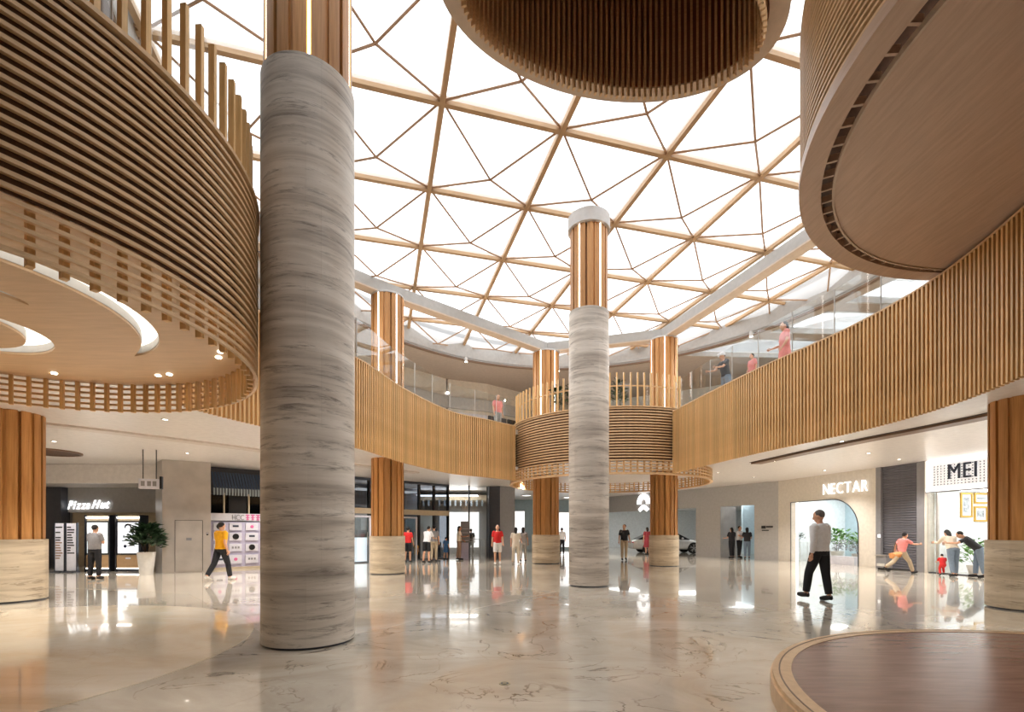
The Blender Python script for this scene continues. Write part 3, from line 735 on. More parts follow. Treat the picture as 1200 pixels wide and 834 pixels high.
# ---- car showroom front
SF = WF((5.3, 37.9), (13.1, 23.8))
SL = SF.L; ub1, ub0 = SF.u(884), SF.u(844); ua1 = SF.u(815.5)
zf = 2.8
t = struct('wall_showroom', MB().box(0, SL, 0, .3, zf, ZC), 'grey_wall', 'grey showroom fascia wall'); t.location = SF.loc(); t.rotation_euler = (0, 0, SF.a)
obj('pier', MB().box(ua1, ub0, 0, 1.3, 0, zf), 'grey_wall', t); obj('wall_panel', MB().box(ub1, SL+.05, 0, .3, 0, zf), 'grey_wall', t)
obj('pier_cheek', MB().box(ub0, ub0+.02, .0, 1.3, 0, zf), 'steel', t)
s = thing('showroom_logo', 'round white lit emblem of an arch over a forked road on the showroom fascia', 'sign', SF.loc(SF.u(755), -.05, SF.z(755, 589)), SF.a, 'shop signs')
R_ = .62*32.5/34
la = upright_plate(arc((0, 0), R_, radians(-8), radians(188), 24)+arc((0, .0), R_*.4, radians(200), radians(-20), 16), -.04, 0); obj('logo_arch', la, 'sign_white', s)
obj('logo_road', upright_plate([(-.82*R_, -.7*R_), (-.3*R_, -.3*R_), (0, -.2*R_), (.3*R_, -.3*R_), (.82*R_, -.7*R_), (.5*R_, -1*R_), (0, -.6*R_), (-.5*R_, -1*R_)], -.04, 0), 'sign_white', s)
s = thing('wall_plaque', 'tiny dark lettering plate on the grey wall beside the showroom', 'plaque', SF.loc(0, -.01, 0), SF.a)
zz = SF.z(899, 617.5)
for k, (a, b, dz, h) in enumerate(((892.5, 897.5, 0, .14), (898, 906, .02, .08), (893, 901, -.16, .05))): obj('mark', MB().box(SF.u(a), SF.u(b), -.012, 0, zz+dz-h/2, zz+dz+h/2), 'black', s)
# showroom inside
t = thing('shop_interior', 'large white car showroom room behind the grey fascia', 'shop room', (0, 0, 0))
wb_ = [(5.3, 38.2), (5.3, 44), (20.5, 44), (20.5, 27), (14.4, 25.2), (13.5, 24.2)]
obj('back_wall', MB().wall([Vector(q) for q in wb_], -.1, 0, 0, 3.6), 'shop_white', t)
obj('ceiling_panel', MB().prism([(5.4, 38.4), (5.4, 44), (20.4, 44), (20.4, 27.2), (14.3, 25.4), (13.4, 24.4)], 3.3, 3.34), 'shop_white', t)
for x, y in ((9, 39), (10.5, 35), (13.5, 37), (14, 31), (16, 27.5)): obj('fill_light_panel', MB().box(x-1.1, x+1.1, y-.9, y+.9, 3.25, 3.29), 'fill_panel', t)
obj('room_divider', MB().box(14.6, 20, 30.6, 30.8, 0, 3.3), 'shop_blue', t)
# cars
def car(label, loc, rz, paint):
    t = thing('car', label, 'car', loc, rz, 'showroom cars')
    st = [(-2.42, .28, .42, .62), (-2.36, .7, .3, .78), (-2.1, .86, .26, .9), (-1.5, .92, .24, .98), (-.6, .94, .24, .98), (.5, .94, .24, .95), (1.2, .93, .24, .92), (1.8, .89, .26, .84), (2.2, .78, .28, .72), (2.4, .5, .36, .6), (2.44, .3, .42, .55)]
    mb = MB(); n = 16; o = 0
    for x, hw, zb, zt2 in st:
        for i in range(n):
            a = 2*pi*i/n; ca, sa = cos(a), sin(a); e = .45
            mb.v.append((x, hw*math.copysign(abs(ca)**e, ca), (zb+zt2)/2+(zt2-zb)/2*math.copysign(abs(sa)**e, sa)))
    for k in range(len(st)-1):
        for i in range(n): mb.f.append((k*n+i, (k+1)*n+i, (k+1)*n+(i+1) % n, k*n+(i+1) % n))
    mb.f.append(tuple(range(n))); mb.f.append(tuple((len(st)-1)*n+i for i in range(n))[::-1])
    obj('body', mb, paint, t, True)
    def cab(stn, mat, nm):
        mb = MB()
        for x, hb, ht, zb, zt2 in stn: mb.v += [(x, -hb, zb), (x, hb, zb), (x, ht, zt2), (x, -ht, zt2)]
        for k in range(len(stn)-1):
            for i in range(4): mb.f.append((4*k+i, 4*k+(i+1) % 4, 4*k+4+(i+1) % 4, 4*k+4+i))
        mb.f.append((3, 2, 1, 0)); e = 4*(len(stn)-1); mb.f.append((e, e+1, e+2, e+3))
        obj(nm, mb, mat, t)
    cab([(-2.0, .7, .66, .9, .95), (-1.1, .82, .62, .92, 1.36), (-.3, .84, .64, .92, 1.44), (.4, .84, .62, .92, 1.36), (1.25, .78, .7, .88, .93)], 'carglass', 'cabin_glass')
    cab([(-1.5, .6, .58, 1.22, 1.24), (-1.0, .64, .6, 1.36, 1.41), (-.3, .66, .62, 1.43, 1.48), (.42, .64, .6, 1.35, 1.39), (.5, .6, .58, 1.33, 1.35)], paint, 'roof')
    for sx in (-1.45, 1.45):
        for sy in (-1, 1):
            wl = MB().lathe([(.2, -.11), (.34, -.11), (.36, -.08), (.36, .08), (.34, .11), (.2, .11)], 28); wl.v = [(x+sx, z+sy*.84, y+.36) for x, y, z in wl.v]
            wh = obj('wheel', wl, 'tyre', t, True)
            sp = MB(); y_ = sy*(.84+.115)
            for k in range(5):
                a = 2*pi*k/5+.3
                for da in (-.22, .22): sp.loft([(sx+.05*cos(a), y_, .36+.05*sin(a)), (sx+.26*cos(a+da), y_, .36+.26*sin(a+da))], .022, 5)
            sp.loft([(sx, y_-.01, .36), (sx, y_+.01, .36)], .06, 10)
            obj('alloy_rim', sp, 'rim_alloy', wh)
    for sy in (-.55, .55): obj('headlight', MB().ball((2.28, sy, .66), (.1, .17, .05)), 'sign_box', t); obj('tail_light', MB().ball((-2.36, sy, .72), (.05, .2, .04)), 'red_plastic', t)
    for sy in (-1, 1): obj('mirror', MB().ball((.72, sy*.98, .98), (.07, .1, .06)), paint, t)
car('white coupe parked in the showroom behind the far timber column', (at(781, 31.9), 31.9, 0), 0, 'car_white')
car('dark car at the edge of the second showroom opening', (17.2, 28.2, 0), pi, 'car_dark')
# corridor end left of the showroom
struct('wall_corridor', MB().box(-3.2, 5.3, 38.2, 38.5, 0, ZC), 'shop_blue', 'pale blue wall at the end of the corridor')
t = thing('light_box', 'tall bright white panel at the end of the corridor beside the dark pillar', 'light box', (at(608.5, 38), 38.1, 0)); obj('panel', MB().box(-.42, .42, 0, .1, .3, 3.0), 'sign_box', t); obj('panel_frame', MB().box(-.46, .46, .05, .12, .25, 3.05), 'steel', t)
t = thing('light_box', 'bright white panel seen right of the far timber column', 'light box', (at(662, 38), 38.1, 0)); obj('panel', MB().box(-.5, .5, 0, .1, .2, 2.9), 'shop_backlight', t); obj('panel_frame', MB().box(-.54, .54, .05, .12, .15, 2.95), 'steel', t)
for x, y, lb in ((1, 33, 'nearest the dark pillar'), (-1, 36, 'deepest in the corridor'), (4, 35, 'nearest the showroom')):  # ceiling lights added because the corridor needs their light
    t = thing('corridor_fill_light', 'square white fill light added on the corridor ceiling '+lb, 'light', (x, y, ZC), group='added corridor ceiling lights'); obj('frame', MB().ring((0, 0), .35, .42, -.04, 0, n=4), 'steel', t); obj('diffuser', MB().cyl((0, 0), .35, -.03, 0, 4), 'fill_panel', t)

# ---- glazed shops left of the far drum
GP = [(-11.1, 17.9), (-7.2, 21.6), (-3.35, 25.6), (-1.25, 26.5)]
G2 = WF(GP[1], GP[2]); G3 = WF(GP[2], GP[3])
def frame_struct(name, F, label): 
    o = thing(name, label, None, F.loc(), F.a, kind='structure'); return o
t = frame_struct('window_20', G2, 'dark glazed shop front behind the timber column')
L2 = G2.L
obj('fascia_band', MB().box(0, L2, -.05, .2, 2.25, 2.5), 'beige_wall', t); obj('head_frame', MB().box(0, L2, 0, .15, ZC-.12, ZC), 'steel_dark', t); obj('plinth', MB().box(0, L2, 0, .12, 0, .06), 'steel_dark', t)
nm = 6
for k in range(nm+1):
    x = L2*k/nm; obj('mullion', MB().box(x-.045, x+.045, 0, .14, .06, ZC-.12), 'black', t)
for k in range(nm):
    a, b = L2*k/nm+.045, L2*(k+1)/nm-.045
    obj('pane', MB().box(a, b, .06, .075, 2.5, ZC-.12), 'glass_dark', t); obj('pane', MB().box(a, b, .06, .075, .06, 2.25), 'glass_dark' if k % 2 else 'glass', t)
for px_ in (422, 478):
    uu = G2.u(px_); d = thing('door_%d' % (2 if px_ == 422 else 3), 'white framed glass door in the dark shop front', None, G2.loc(uu, -.08), G2.a, kind='structure')
    for bx in ((-.5, -.42, 0, 2.15), (.42, .5, 0, 2.15), (-.5, .5, 2.07, 2.15)): obj('frame_bar', MB().box(bx[0], bx[1], 0, .07, bx[2], bx[3]), 'poster', d)
    obj('pane', MB().box(-.42, .42, .02, .035, .02, 2.07), 'glass', d); obj('handle', MB().loft([(.3, -.04, .8), (.3, -.04, 1.4)], .014, 8), 'steel', d)
t = thing('shop_interior', 'dim shop rooms behind the dark glazed front', 'shop room', G2.loc(), G2.a)
obj('back_wall', MB().box(-1, L2+.5, 3.5, 3.6, 0, ZC), 'mid_grey', t); obj('shelf_unit', MB().box(.5, 2.2, 3.1, 3.5, 0, 2.1), 'steel_dark', t); obj('fill_light_panel', MB().box(1, 4.6, 1.2, 2.4, 3.5, 3.53), 'cove', t); obj('counter', MB().box(2.8, 4.6, 1.6, 2.1, 0, 1.05), 'poster', t)
t = thing('info_kiosk', 'blue cabinet with a dark top beside the door left of the timber column', 'kiosk', G2.loc(G2.u(423, .5), .5), G2.a)
obj('cabinet', MB().box(-.28, .28, -.15, .15, 0, 1.15), 'screen', t); obj('top_box', MB().box(-.22, .22, -.12, .12, 1.15, 1.5), 'navy', t)
t = frame_struct('window_21', G3, 'tall clear glazed shop front beside the dark pillar')
L3 = G3.L
for k in range(3): obj('mullion', MB().box(L3*k/2-.03, L3*k/2+.03, 0, .1, 0, ZC), 'steel_dark', t)
for k in range(2): obj('pane', MB().box(L3*k/2+.03, L3*(k+1)/2-.03, .04, .055, .05, ZC), 'glass', t)
t = thing('shop_interior', 'bright white room with a grey bulkhead behind the clear shop window', 'shop room', (0, 0, 0))
obj('back_wall', MB().box(-8, -.6, 31, 31.1, 0, ZC), 'grey_wall', t); obj('light_wall', MB().box(at(515, 30.9), at(561, 30.9), 30.9, 31, .4, 2.65), 'sign_box', t)
obj('bulkhead', MB().box(-8, -.6, 29, 31, 3.3, 3.6), 'beige_wall', t)
for k in range(16): obj('hanging_slat', MB().box(-6+.32*k, -5.9+.32*k, 29, 29.05, 2.95, 3.3), 'awning_pale', t)
obj('fill_light_panel', MB().box(-5.5, -2, 27.8, 28.8, 3.5, 3.53), 'fill_panel', t); obj('side_wall', MB().box(-.7, -.6, 27, 31, 0, ZC), 'grey_wall', t)
t = thing('queue_barrier', 'low metal barrier in front of the bright room by the dark pillar', 'barrier', (0, 27.6, 0))
for px_ in (546, 554, 562, 569): obj('post', MB().cyl((at(px_, 27.6), 0), .03, 0, 1.0, 12), 'steel', t)
for z in (.5, .98): obj('rail', MB().loft([(at(546, 27.6), 0, z), (at(569, 27.6), 0, z)], .02, 8), 'steel', t)
t = thing('display_stand', 'lilac leaflet stand by the glazed shop front', 'stand', (at(544, 25.0), 25.0, 0))
obj('cabinet', MB().box(-.28, .22, -.15, .15, 0, .85), 'lilac', t); obj('header_board', MB().box(-.2, .28, .1, .14, .85, 1.95), 'mid_grey', t)
for k in range(4): obj('shelf', MB().box(-.22, .22, -.13, .1, .95+k*.2, .97+k*.2), 'poster', t)
# dark pillar
pz = [(at(570, 26.7), 26.75), (at(586, 26.4), 26.4), (at(603.5, 27.1), 27.1), (at(603.5, 27.1), 29), (at(570, 26.7), 28.6)]
struct('wall_pillar', MB().prism(pz[:2]+[(at(586, 26.4), 28.8), pz[4]], 0, ZC), 'dark_wall', 'dark grey pillar beside the glazed shop'); struct('wall_pillar_right', MB().prism([(at(586, 26.4)+.01, 26.42), pz[2], pz[3], (at(586, 26.4)+.01, 28.9)], 0, ZC), 'mid_grey', 'mid grey right face of the dark pillar')  # one pillar: left face dark grey, right face mid grey

# ---- poster front and steel lift box, left
HF = WF(GP[0], GP[1]); LH = HF.L
def hz(py, px=275): return HF.z(px, py)
t = thing('poster_front', 'lilac shop front with rows of white product panels under a blue awning', 'shop front', HF.loc(), HF.a)
za, zb1 = hz(664), hz(611)
obj('poster_wall', MB().box(-.1, LH, 0, .1, za, zb1), 'lilac', t); obj('kick_board', MB().box(-.1, LH, -.03, .1, 0, za), 'beige_wall', t)
obj('sign_band', MB().box(-.1, LH, -.04, .1, hz(610), hz(601.5)), 'poster', t)
lettering(t, 'HCC', HF.u(271.5), HF.u(285.5), hz(609), .2, 'mid_grey', v=-.06, depth=.02)
for k in range(3):
    a, b = HF.u(287.5+k*6), HF.u(292+k*6); z = hz(609)
    for bx in ((a, b, z+.17, z+.21), (a, b, z+.08, z+.11), (a+.02, b-.02, z, z+.03), ((a+b)/2-.02, (a+b)/2+.02, z, z+.21)): obj('glyph_stroke', MB().box(bx[0], bx[1], -.06, -.04, bx[2], bx[3]), 'pink', t)
for ci, (xa, xb) in enumerate(((250, 264), (268.5, 283), (287.5, 302), (306, 320), (324, 338))):
    for r_, (ya, yb) in enumerate(((612.5, 621), (624, 633), (637, 645.5), (650, 660))):
        a, b = HF.u(xa), HF.u(xb); z0, z1 = hz(yb), hz(ya)
        pn = obj('product_panel', MB().box(a, b, -.05, 0, z0, z1), 'poster', t)
        cx, cz = (a+b)/2, (z0+z1)/2
        kk = (ci*3+r_) % 4
        if kk == 0: dd = MB().lathe([(.11, -.07), (.11, -.05)], 18); dd.v = [(cx+x, z, cz+y) for x, y, z in dd.v]; obj('product_mark', dd, 'black', pn)
        elif kk == 1:
            for s_ in (-1, 0, 1): obj('product_mark', MB().box(cx-.03+s_*.1, cx+.03+s_*.1, -.06, -.05, cz-.04, cz+.04), 'mid_grey', pn)
        elif kk == 2: dd = MB().lathe([(.06, -.07), (.06, -.05)], 14); dd.v = [(cx+x, z, cz+y) for x, y, z in dd.v]; obj('product_mark', dd, 'pink', pn)
        else: obj('product_mark', MB().box(cx-.1, cx+.1, -.06, -.05, cz-.02, cz+.05), 'navy', pn)
obj('upper_window', MB().box(-.1, LH, .1, .15, hz(601.5), hz(580)), 'glass_dark', t); obj('upper_back', MB().box(-.1, LH, .6, .7, 2.0, ZC), 'dark_wall', t)
for px_ in (262, 291): obj('window_post', MB().box(HF.u(px_), HF.u(px_)+.05, .0, .12, hz(601.5), hz(578)), 'beige_wall', t)
obj('dark_opening', MB().box(HF.u(268), HF.u(289), -.01, .1, hz(601), hz(577)), 'black', t)
am = MB().box(0, .05, -.35, -.3, 0, .28).mesh('awning_strip', 'awning_pale'); ap = MB().add([(0, -.35, 0), (.075, -.35, 0), (.075, .1, .6), (0, .1, .6), (0, -.37, .03), (.075, -.37, .03), (.075, .1, .63), (0, .1, .63)], [(3, 2, 1, 0), (4, 5, 6, 7), (0, 1, 5, 4), (1, 2, 6, 5), (2, 3, 7, 6), (3, 0, 4, 7)]).mesh('awning_slat', 'awning_blue')
for k in range(52):
    obj('awning_strip', am, parent=t, loc=(k*.1, .1, hz(581))); obj('awning_slat', ap, parent=t, loc=(k*.1, .1, hz(573)))
A_, B_ = (-11.98, 16.57), (-10.77, 17.3)
lift = struct('wall_lift', MB().prism([A_, B_, (-11.35, 17.8), (-14.1, 20.4), (-14.1, 19.6), (-12.78, 17.35)], 0, ZC), 'steel', 'brushed steel lift enclosure between the pizza shop and the poster front')
LF = WF(A_, B_)
t = thing('door_4', 'flush steel service door in the lift enclosure', None, LF.loc(0, -.012), LF.a, kind='structure')
ua, ub = LF.u(205), LF.u(237.5); zt2 = LF.z(220, 609.5)
obj('door_leaf', MB().box(ua+.01, ub-.01, -.004, .01, .05, zt2-.01), 'steel', t)
for bx in ((ua-.006, ua+.006, .04, zt2), (ub-.006, ub+.006, .04, zt2), (ua, ub, zt2-.006, zt2+.006)): obj('door_gap', MB().box(bx[0], bx[1], -.006, .01, bx[2], bx[3]), 'black', t)
obj('door_plate', MB().box((ua+ub)/2-.08, (ua+ub)/2+.08, -.008, -.004, LF.z(220, 633), LF.z(220, 630)), 'mid_grey', t)
t = thing('card_reader', 'small dark reader on the steel wall by the poster front', 'reader', LF.loc(LF.u(243), -.03, 1.35), LF.a); obj('body', MB().box(-.03, .03, -.01, .03, -.05, .05), 'black', t); obj('face', MB().box(-.02, .02, -.014, -.01, 0, .04), 'poster', t)

# ---- pizza shop
PF = WF((-20.5, 19.5), (-13.5, 19.5))
struct('wall_pizza', MB().box(-17.9, -13.3, 19.5, 19.7, 2.2, 3.25), 'grey_wall', 'grey fascia above the pizza shop'); struct('wall_pizza_lower', MB().box(-17.9, -13.3, 19.7, 19.9, 0, 2.2), 'beige_wall', 'beige shop front wall below the pizza fascia')
struct('wall_dark', MB().box(-20.5, -17.9, 19.2, 19.6, 0, 3.25), 'dark_wall', 'dark wall beside the pizza shop')
struct('ceiling_pizza', MB().box(X0, -12.9, 17.7, 21, 3.2, ZC-.01), 'ceiling_satin', 'lower ceiling before the pizza shop')
t = thing('shop_sign', 'white lit slanted script lettering on the grey fascia above the order kiosks', 'sign', PF.loc(), PF.a, 'shop signs')
lettering(t, 'Pizza', PF.u(81), PF.u(106.5), PF.z(95, 596.5), .34, 'sign_white', bold=.005, shear=.45, gap=.02, rise=.02); lettering(t, 'Hut', PF.u(109), PF.u(130), PF.z(95, 596.5)+.03, .34, 'sign_white', bold=.005, shear=.45, gap=.02, rise=.02)
def order_kiosk(px0, px1, Y, label, scr, face):
    a, b = at(px0, Y), at(px1, Y); wd = b-a
    t = thing('order_kiosk', label, 'kiosk', ((a+b)/2, Y, 0), 0, 'self order kiosks')
    h = EYE+(HZ-604)/FPX*Y; z0, z1 = EYE-(649-HZ)/FPX*Y, EYE+(HZ-611)/FPX*Y
    obj('body', MB().box(-wd/2, wd/2, 0, .35, .1, z0-.04), 'tan', t); obj('upper_body', MB().box(-wd/2, wd/2, .04, .35, z0-.04, h), 'beige_wall', t); obj('plinth', MB().box(-wd/2+.04, wd/2-.04, .03, .32, 0, .1), 'steel_dark', t)
    obj('top_light', MB().box(-wd/2+.03, wd/2-.03, -.02, .04, h-.09, h-.05), 'led', t); obj('foot_light', MB().box(-wd/2+.03, wd/2-.03, -.01, 0, .1, .13), 'led', t)
    for s_ in (-1, 1): obj('side_frame', MB().box(s_*wd/2-.02, s_*wd/2+.02, -.02, .36, 0, h+.02), 'steel_dark', t)
    sc_ = obj('screen_frame', MB().box(-wd/2+.03, wd/2-.03, .0, .04, z0-.02, z1+.02), 'black', t)
    obj('screen', MB().box(-wd/2+.07, wd/2-.07, -.012, 0, z0+.03, z1-.03), scr, sc_)
    if face:
        zc = z1-.2
        hd = upright_plate(arc((0, zc), .13, radians(-10), radians(190), 20)+arc((0, zc-.03), .09, radians(190), radians(-10), 14), -.018, -.012); obj('screen_print', hd, 'black', sc_)
        obj('screen_print', upright_plate(arc((-.1, z0+.28), .06, 0, 2*pi, 16)[:-1], -.018, -.012), 'navy', sc_)
        for dx, dz in ((-.15, .62), (.16, .7), (.2, .66)): obj('screen_print', upright_plate([(dx-.03, z0+dz), (dx+.03, z0+dz), (dx+.02, z0+dz+.06), (dx-.02, z0+dz+.05)], -.018, -.012), 'jeans', sc_)
    obj('card_slot', MB().box(-.09, .09, -.015, 0, z0-.18, z0-.12), 'poster', t)
order_kiosk(100, 128.5, 17.3, 'order kiosk with a pale green screen behind the man in grey', 'screen_green', False)
order_kiosk(136, 164.5, 17.3, 'order kiosk with a face on its bright screen beside the potted plant', 'screen', True)
for k, (xa, xb, lb) in enumerate(((64, 75.5, 'narrow upright menu board nearest the timber column'), (77.5, 90, 'narrow upright menu board nearest the order kiosks'))):
    Y = 16.9; a, b = at(xa, Y), at(xb, Y); wd = b-a
    t = thing('menu_board', lb, 'board', ((a+b)/2, Y, 0), 0, 'upright menu boards')
    obj('panel', MB().box(-wd/2+.02, wd/2-.02, 0, .04, .06, 1.72), 'poster', t); obj('foot', MB().box(-wd/2, wd/2, -.15, .15, 0, .04), 'steel_dark', t)
    for s_ in (-1, 1): obj('edge', MB().box(s_*wd/2-.02, s_*wd/2+.02, -.01, .05, .04, 1.74), 'steel_dark', t)
    rnd = random.Random(k)
    for j in range(13 if k == 0 else 11):
        z = 1.58-j*.09; ww = rnd.uniform(.3, .75)*wd
        if k == 0 and j < 4 and j % 2: continue
        obj('print_line', MB().box(-wd*.4, -wd*.4+ww, -.006, 0, z-.022, z+.022), 'pants_brown' if k == 0 and j > 5 else 'black', t)
q = (at(171.5, 16.1), 16.1, 0); plant('potted_plant', 'dark leafy plant in a tall white pot beside the order kiosk', q, .26, .75, (.42, .4, .52), 420, .24, 'leaf_dark', 21, group='potted plants', stem=.2)
t = thing('hanging_sign', 'small white direction sign hanging on two rods from the ceiling', 'sign', (at(175.5, 14.6), 14.6, 0), .3)
obj('sign_body', MB().box(-.27, .27, -.05, .05, 2.72, 3.02), 'poster', t); obj('end_cap', MB().box(.27, .33, -.06, .06, 2.72, 3.1), 'black', t)
for x in (-.17, .17): obj('rod', MB().loft([(x, 0, 3.02), (x, 0, ZC)], .014, 8), 'black', t)
for x in (-.16, 0, .14): obj('sign_mark', MB().box(x-.05, x+.05, -.055, -.05, 2.8, 2.95), 'shirt_grey', t)

# ---- upper gallery rooms
t = thing('upper_shop', 'dim shop fronts along the upper gallery left of the far drum', 'shop front', (0, 0, 0))
for k, (p0, p1) in enumerate(zip(GP+[(-1.25, 26.5)], GP[1:]+[(4, 31)])):
    if p0 == p1: continue
    F = WF(p0, p1); o = obj('wall_panel', MB().box(0, F.L, .2, .4, ZF, ZR), 'warm_wall', t, loc=F.loc(), rz=F.a)
    n = max(1, int(F.L/1.3))
    for j in range(n):
        a, b = F.L*j/n+.06, F.L*(j+1)/n-.06
        obj('window', MB().box(a, b, .1, .2, ZF+.1, ZF+2.3), ('glass_dark', 'mid_grey', 'poster', 'dark_wall')[(j+k) % 4], t, loc=F.loc(), rz=F.a)
    obj('sign_band', MB().box(0, F.L, .05, .2, ZF+2.5, ZF+3.1), 'grey_wall', t, loc=F.loc(), rz=F.a)
t = thing('upper_shop', 'pale shop fronts along the upper gallery behind the far drum and right fascia', 'shop front', (0, 0, 0))
for p0, p1 in (((4, 31), (11, 27)), ((11, 27), (18.5, 20)), ((18.5, 20), (18.5, 8))):
    F = WF(p0, p1); obj('wall_panel', MB().box(0, F.L, .2, .4, ZF, ZR), 'shop_white', t, loc=F.loc(), rz=F.a)
    for j in range(int(F.L/1.6)): obj('window', MB().box(1.6*j+.1, 1.6*j+1.5, .12, .2, ZF+.1, ZF+2.5), ('poster', 'mid_grey', 'glass_dark')[j % 3], t, loc=F.loc(), rz=F.a)
for k, (px_, Y) in enumerate(((653, 18.7), (671, 18.3), (706, 18.2), (725, 18.1))):
    plant('potted_plant', ('leafy plant behind the far drum railing, leftmost of four', 'leafy plant behind the far drum railing just left of the free column', 'leafy plant behind the far drum railing just right of the free column', 'leafy plant behind the far drum railing, rightmost of four')[k], (at(px_, Y), Y, ZF), .18, .45, (.24, .24, .6), 130, .18, 'leaf_dark', 30+k, group='potted plants on the far drum')
# ceiling downlights of the lower hall: some real, others added to brighten it
DLS = [(-6.3, 13.2), (-7.6, 10.6), (-4.6, 19.3), (-2.0, 20.6), (.6, 22.6), (9.2, 17), (8.6, 20.2), (9.0, 13.2), (11.2, 15.2), (12.4, 12.4), (-12.5, 13.2), (-10.2, 15.2), (11, 22), (-8.8, 18), (-15.5, 15.5), (-13.2, 10), (-6.8, 15.6), (-5.4, 21), (2.6, 27), (-.5, 30), (6.5, 27.5), (8.5, 25), (12.6, 19.5), (13.2, 16.5), (12.5, 9), (-17, 12), (-9, 7.5), (10, 6)]
for k, (x, y) in enumerate(DLS):
    t = thing('ceiling_downlight', 'small round warm downlight in the lower ceiling, in a grid made denser for brightness', 'light', (x, y, ZC), group='lower ceiling downlights')
    obj('trim_ring', MB().ring((0, 0), .05, .075, -.015, .0, n=20), 'beam_white', t); obj('lens', MB().cyl((0, 0), .05, -.008, 0, 20), 'downlight', t)
    ld = bpy.data.lights.new('downlight_lamp', 'SPOT'); ld.energy = 420; ld.color = (1, .955, .9); ld.spot_size = radians(110); ld.spot_blend = .8; ld.shadow_soft_size = .05
    lo = bpy.data.objects.new('lamp', ld); COL.objects.link(lo); lo.parent = t; lo.location = (0, 0, -.03)
# ================================================================== people
def remesh(mb, voxel, name, mat):
    me = mb.mesh(name, mat); o = bpy.data.objects.new(name, me); COL.objects.link(o)
    md = o.modifiers.new('r', 'REMESH'); md.mode = 'VOXEL'; md.voxel_size = voxel
    sm = o.modifiers.new('s', 'SMOOTH'); sm.factor = .5; sm.iterations = 3
    dg = bpy.context.evaluated_depsgraph_get(); dg.update()
    m2 = bpy.data.meshes.new_from_object(o.evaluated_get(dg)); bpy.data.objects.remove(o); bpy.data.meshes.remove(me)
    m2.name = name; m2.shade_smooth()
    if not m2.materials: m2.materials.append(M[mat])
    return m2
def rot(v, pitch, roll=0):
    """pitch>0 swings a downward vector forward (+y); roll>0 swings it toward +x"""
    v = Vector(v); return Matrix.Rotation(radians(roll), 3, 'Y').transposed() @ (Matrix.Rotation(radians(pitch), 3, 'X') @ v)
def person(label, loc, face, H=1.7, legs=((4, -4), (-4, -4)), arms=((5, 15), (-5, 15)), ab=10, lean=0, head=0, headyaw=0, top='shirt_white', bottom='pants_black', shoes='shoes_dark', sleeves='short', length='long',
           hair='hair', hairlen=0, skin='skin', skirt=False, fold=6, vox=.014, build=1.0, hat=None, group='people in the hall'):
    """face: direction the person looks, degrees in plan (0 = +x, 90 = +y away from the viewer)"""
    k = H/1.72
    S = lambda *q: tuple(x*k for x in q)
    pel = Vector((0, 0, .93)); hip = {1: Vector((.088, 0, .9)), -1: Vector((-.088, 0, .9))}
    B = MB(); C = MB(); T = MB(); SH2 = [MB(), MB()]
    Lr = Matrix.Rotation(radians(-lean), 3, 'X')
    def up(q): return pel+Lr @ (Vector(q)-pel)
    b = build
    torso = [((0, 0, .86), (.15, .1)), ((0, -.005, .95), (.165, .115)), ((0, 0, 1.07), (.142*b, .1*b)), ((0, .01, 1.22), (.16*b, .112*b)), ((0, .005, 1.34), (.172*b, .108)), ((0, -.005, 1.43), (.12, .075)), ((0, 0, 1.47), (.058, .058))]
    B.loft([up(q) for q, r in torso], [r for q, r in torso], 16)
    B.loft([up((0, -.005, 1.42)), up((0, .01, 1.53))], [.056, .052], 12)
    hc = up((0, .025, 1.6)); Hr = Lr @ Matrix.Rotation(radians(headyaw), 3, 'Z') @ Matrix.Rotation(radians(-head), 3, 'X')
    hp = lambda q: hc+Hr @ Vector(q)
    B.ball(hp((0, 0, .02)), (.077, .096, .105), 16, 12, Hr); B.ball(hp((0, .022, -.05)), (.056, .07, .07), 14, 10, Hr)
    B.loft([hp((0, .088, .015)), hp((0, .115, -.022)), hp((0, .09, -.03))], [.012, .017, .012], 8)
    for s in (-1, 1): B.ball(hp((s*.078, -.005, -.005)), (.014, .022, .032), 8, 6, Hr)
    # legs
    foot = {}
    for s, (ha, ka) in zip((1, -1), legs):
        h = hip[s]; kn = h+rot((0, 0, -.42), ha, s*2); an = kn+rot((0, 0, -.41), ha+ka, s*1)
        B.loft([h+Vector((0, 0, .03)), h*.5+kn*.5, kn, kn*.65+an*.35+Vector((0, -.012, 0)), an], [(.086, .092), (.074, .08), (.054, .058), (.052, .056), (.036, .04)], 12)
        fdir = rot((0, 1, 0), max(-35, min(20, (ha+ka)*.6)))
        foot[s] = (an, fdir, kn, h)
        F_ = [an+Vector((0, -.04, -.02)), an+fdir*.02+Vector((0, 0, -.035)), an+fdir*.11+Vector((0, 0, -.05)), an+fdir*.185+Vector((0, 0, -.055))]
        B.loft(F_, [(.03, .035), (.038, .04), (.038, .025), (.026, .016)], 10)
        SH = SH2[0 if s > 0 else 1]; SH.loft(F_, [(.042, .05), (.05, .052), (.05, .036), (.036, .026)], 12); SH.ball(an+Vector((0, -.035, -.045)), (.04, .04, .036), 10, 8)
        # trousers
        g = .017
        if not skirt:
            if length == 'long': T.loft([h+Vector((0, 0, .05)), h*.5+kn*.5, kn, kn*.5+an*.5, an+(kn-an).normalized()*.03], [(.1, .112), (.09, .098), (.074, .08), (.07, .076), (.06, .068)], 14)
            else: T.loft([h+Vector((0, 0, .05)), h*.5+kn*.5, kn*.9+h*.1], [(.1, .112), (.098, .104), (.09, .095)], 14)
    if skirt:
        m_ = (foot[1][2]+foot[-1][2])/2; T.loft([(0, 0, 1.0), (0, 0, .88), tuple(m_+Vector((0, 0, -.02)))], [(.16, .118), (.19, .15), (.24, .19)], 18)
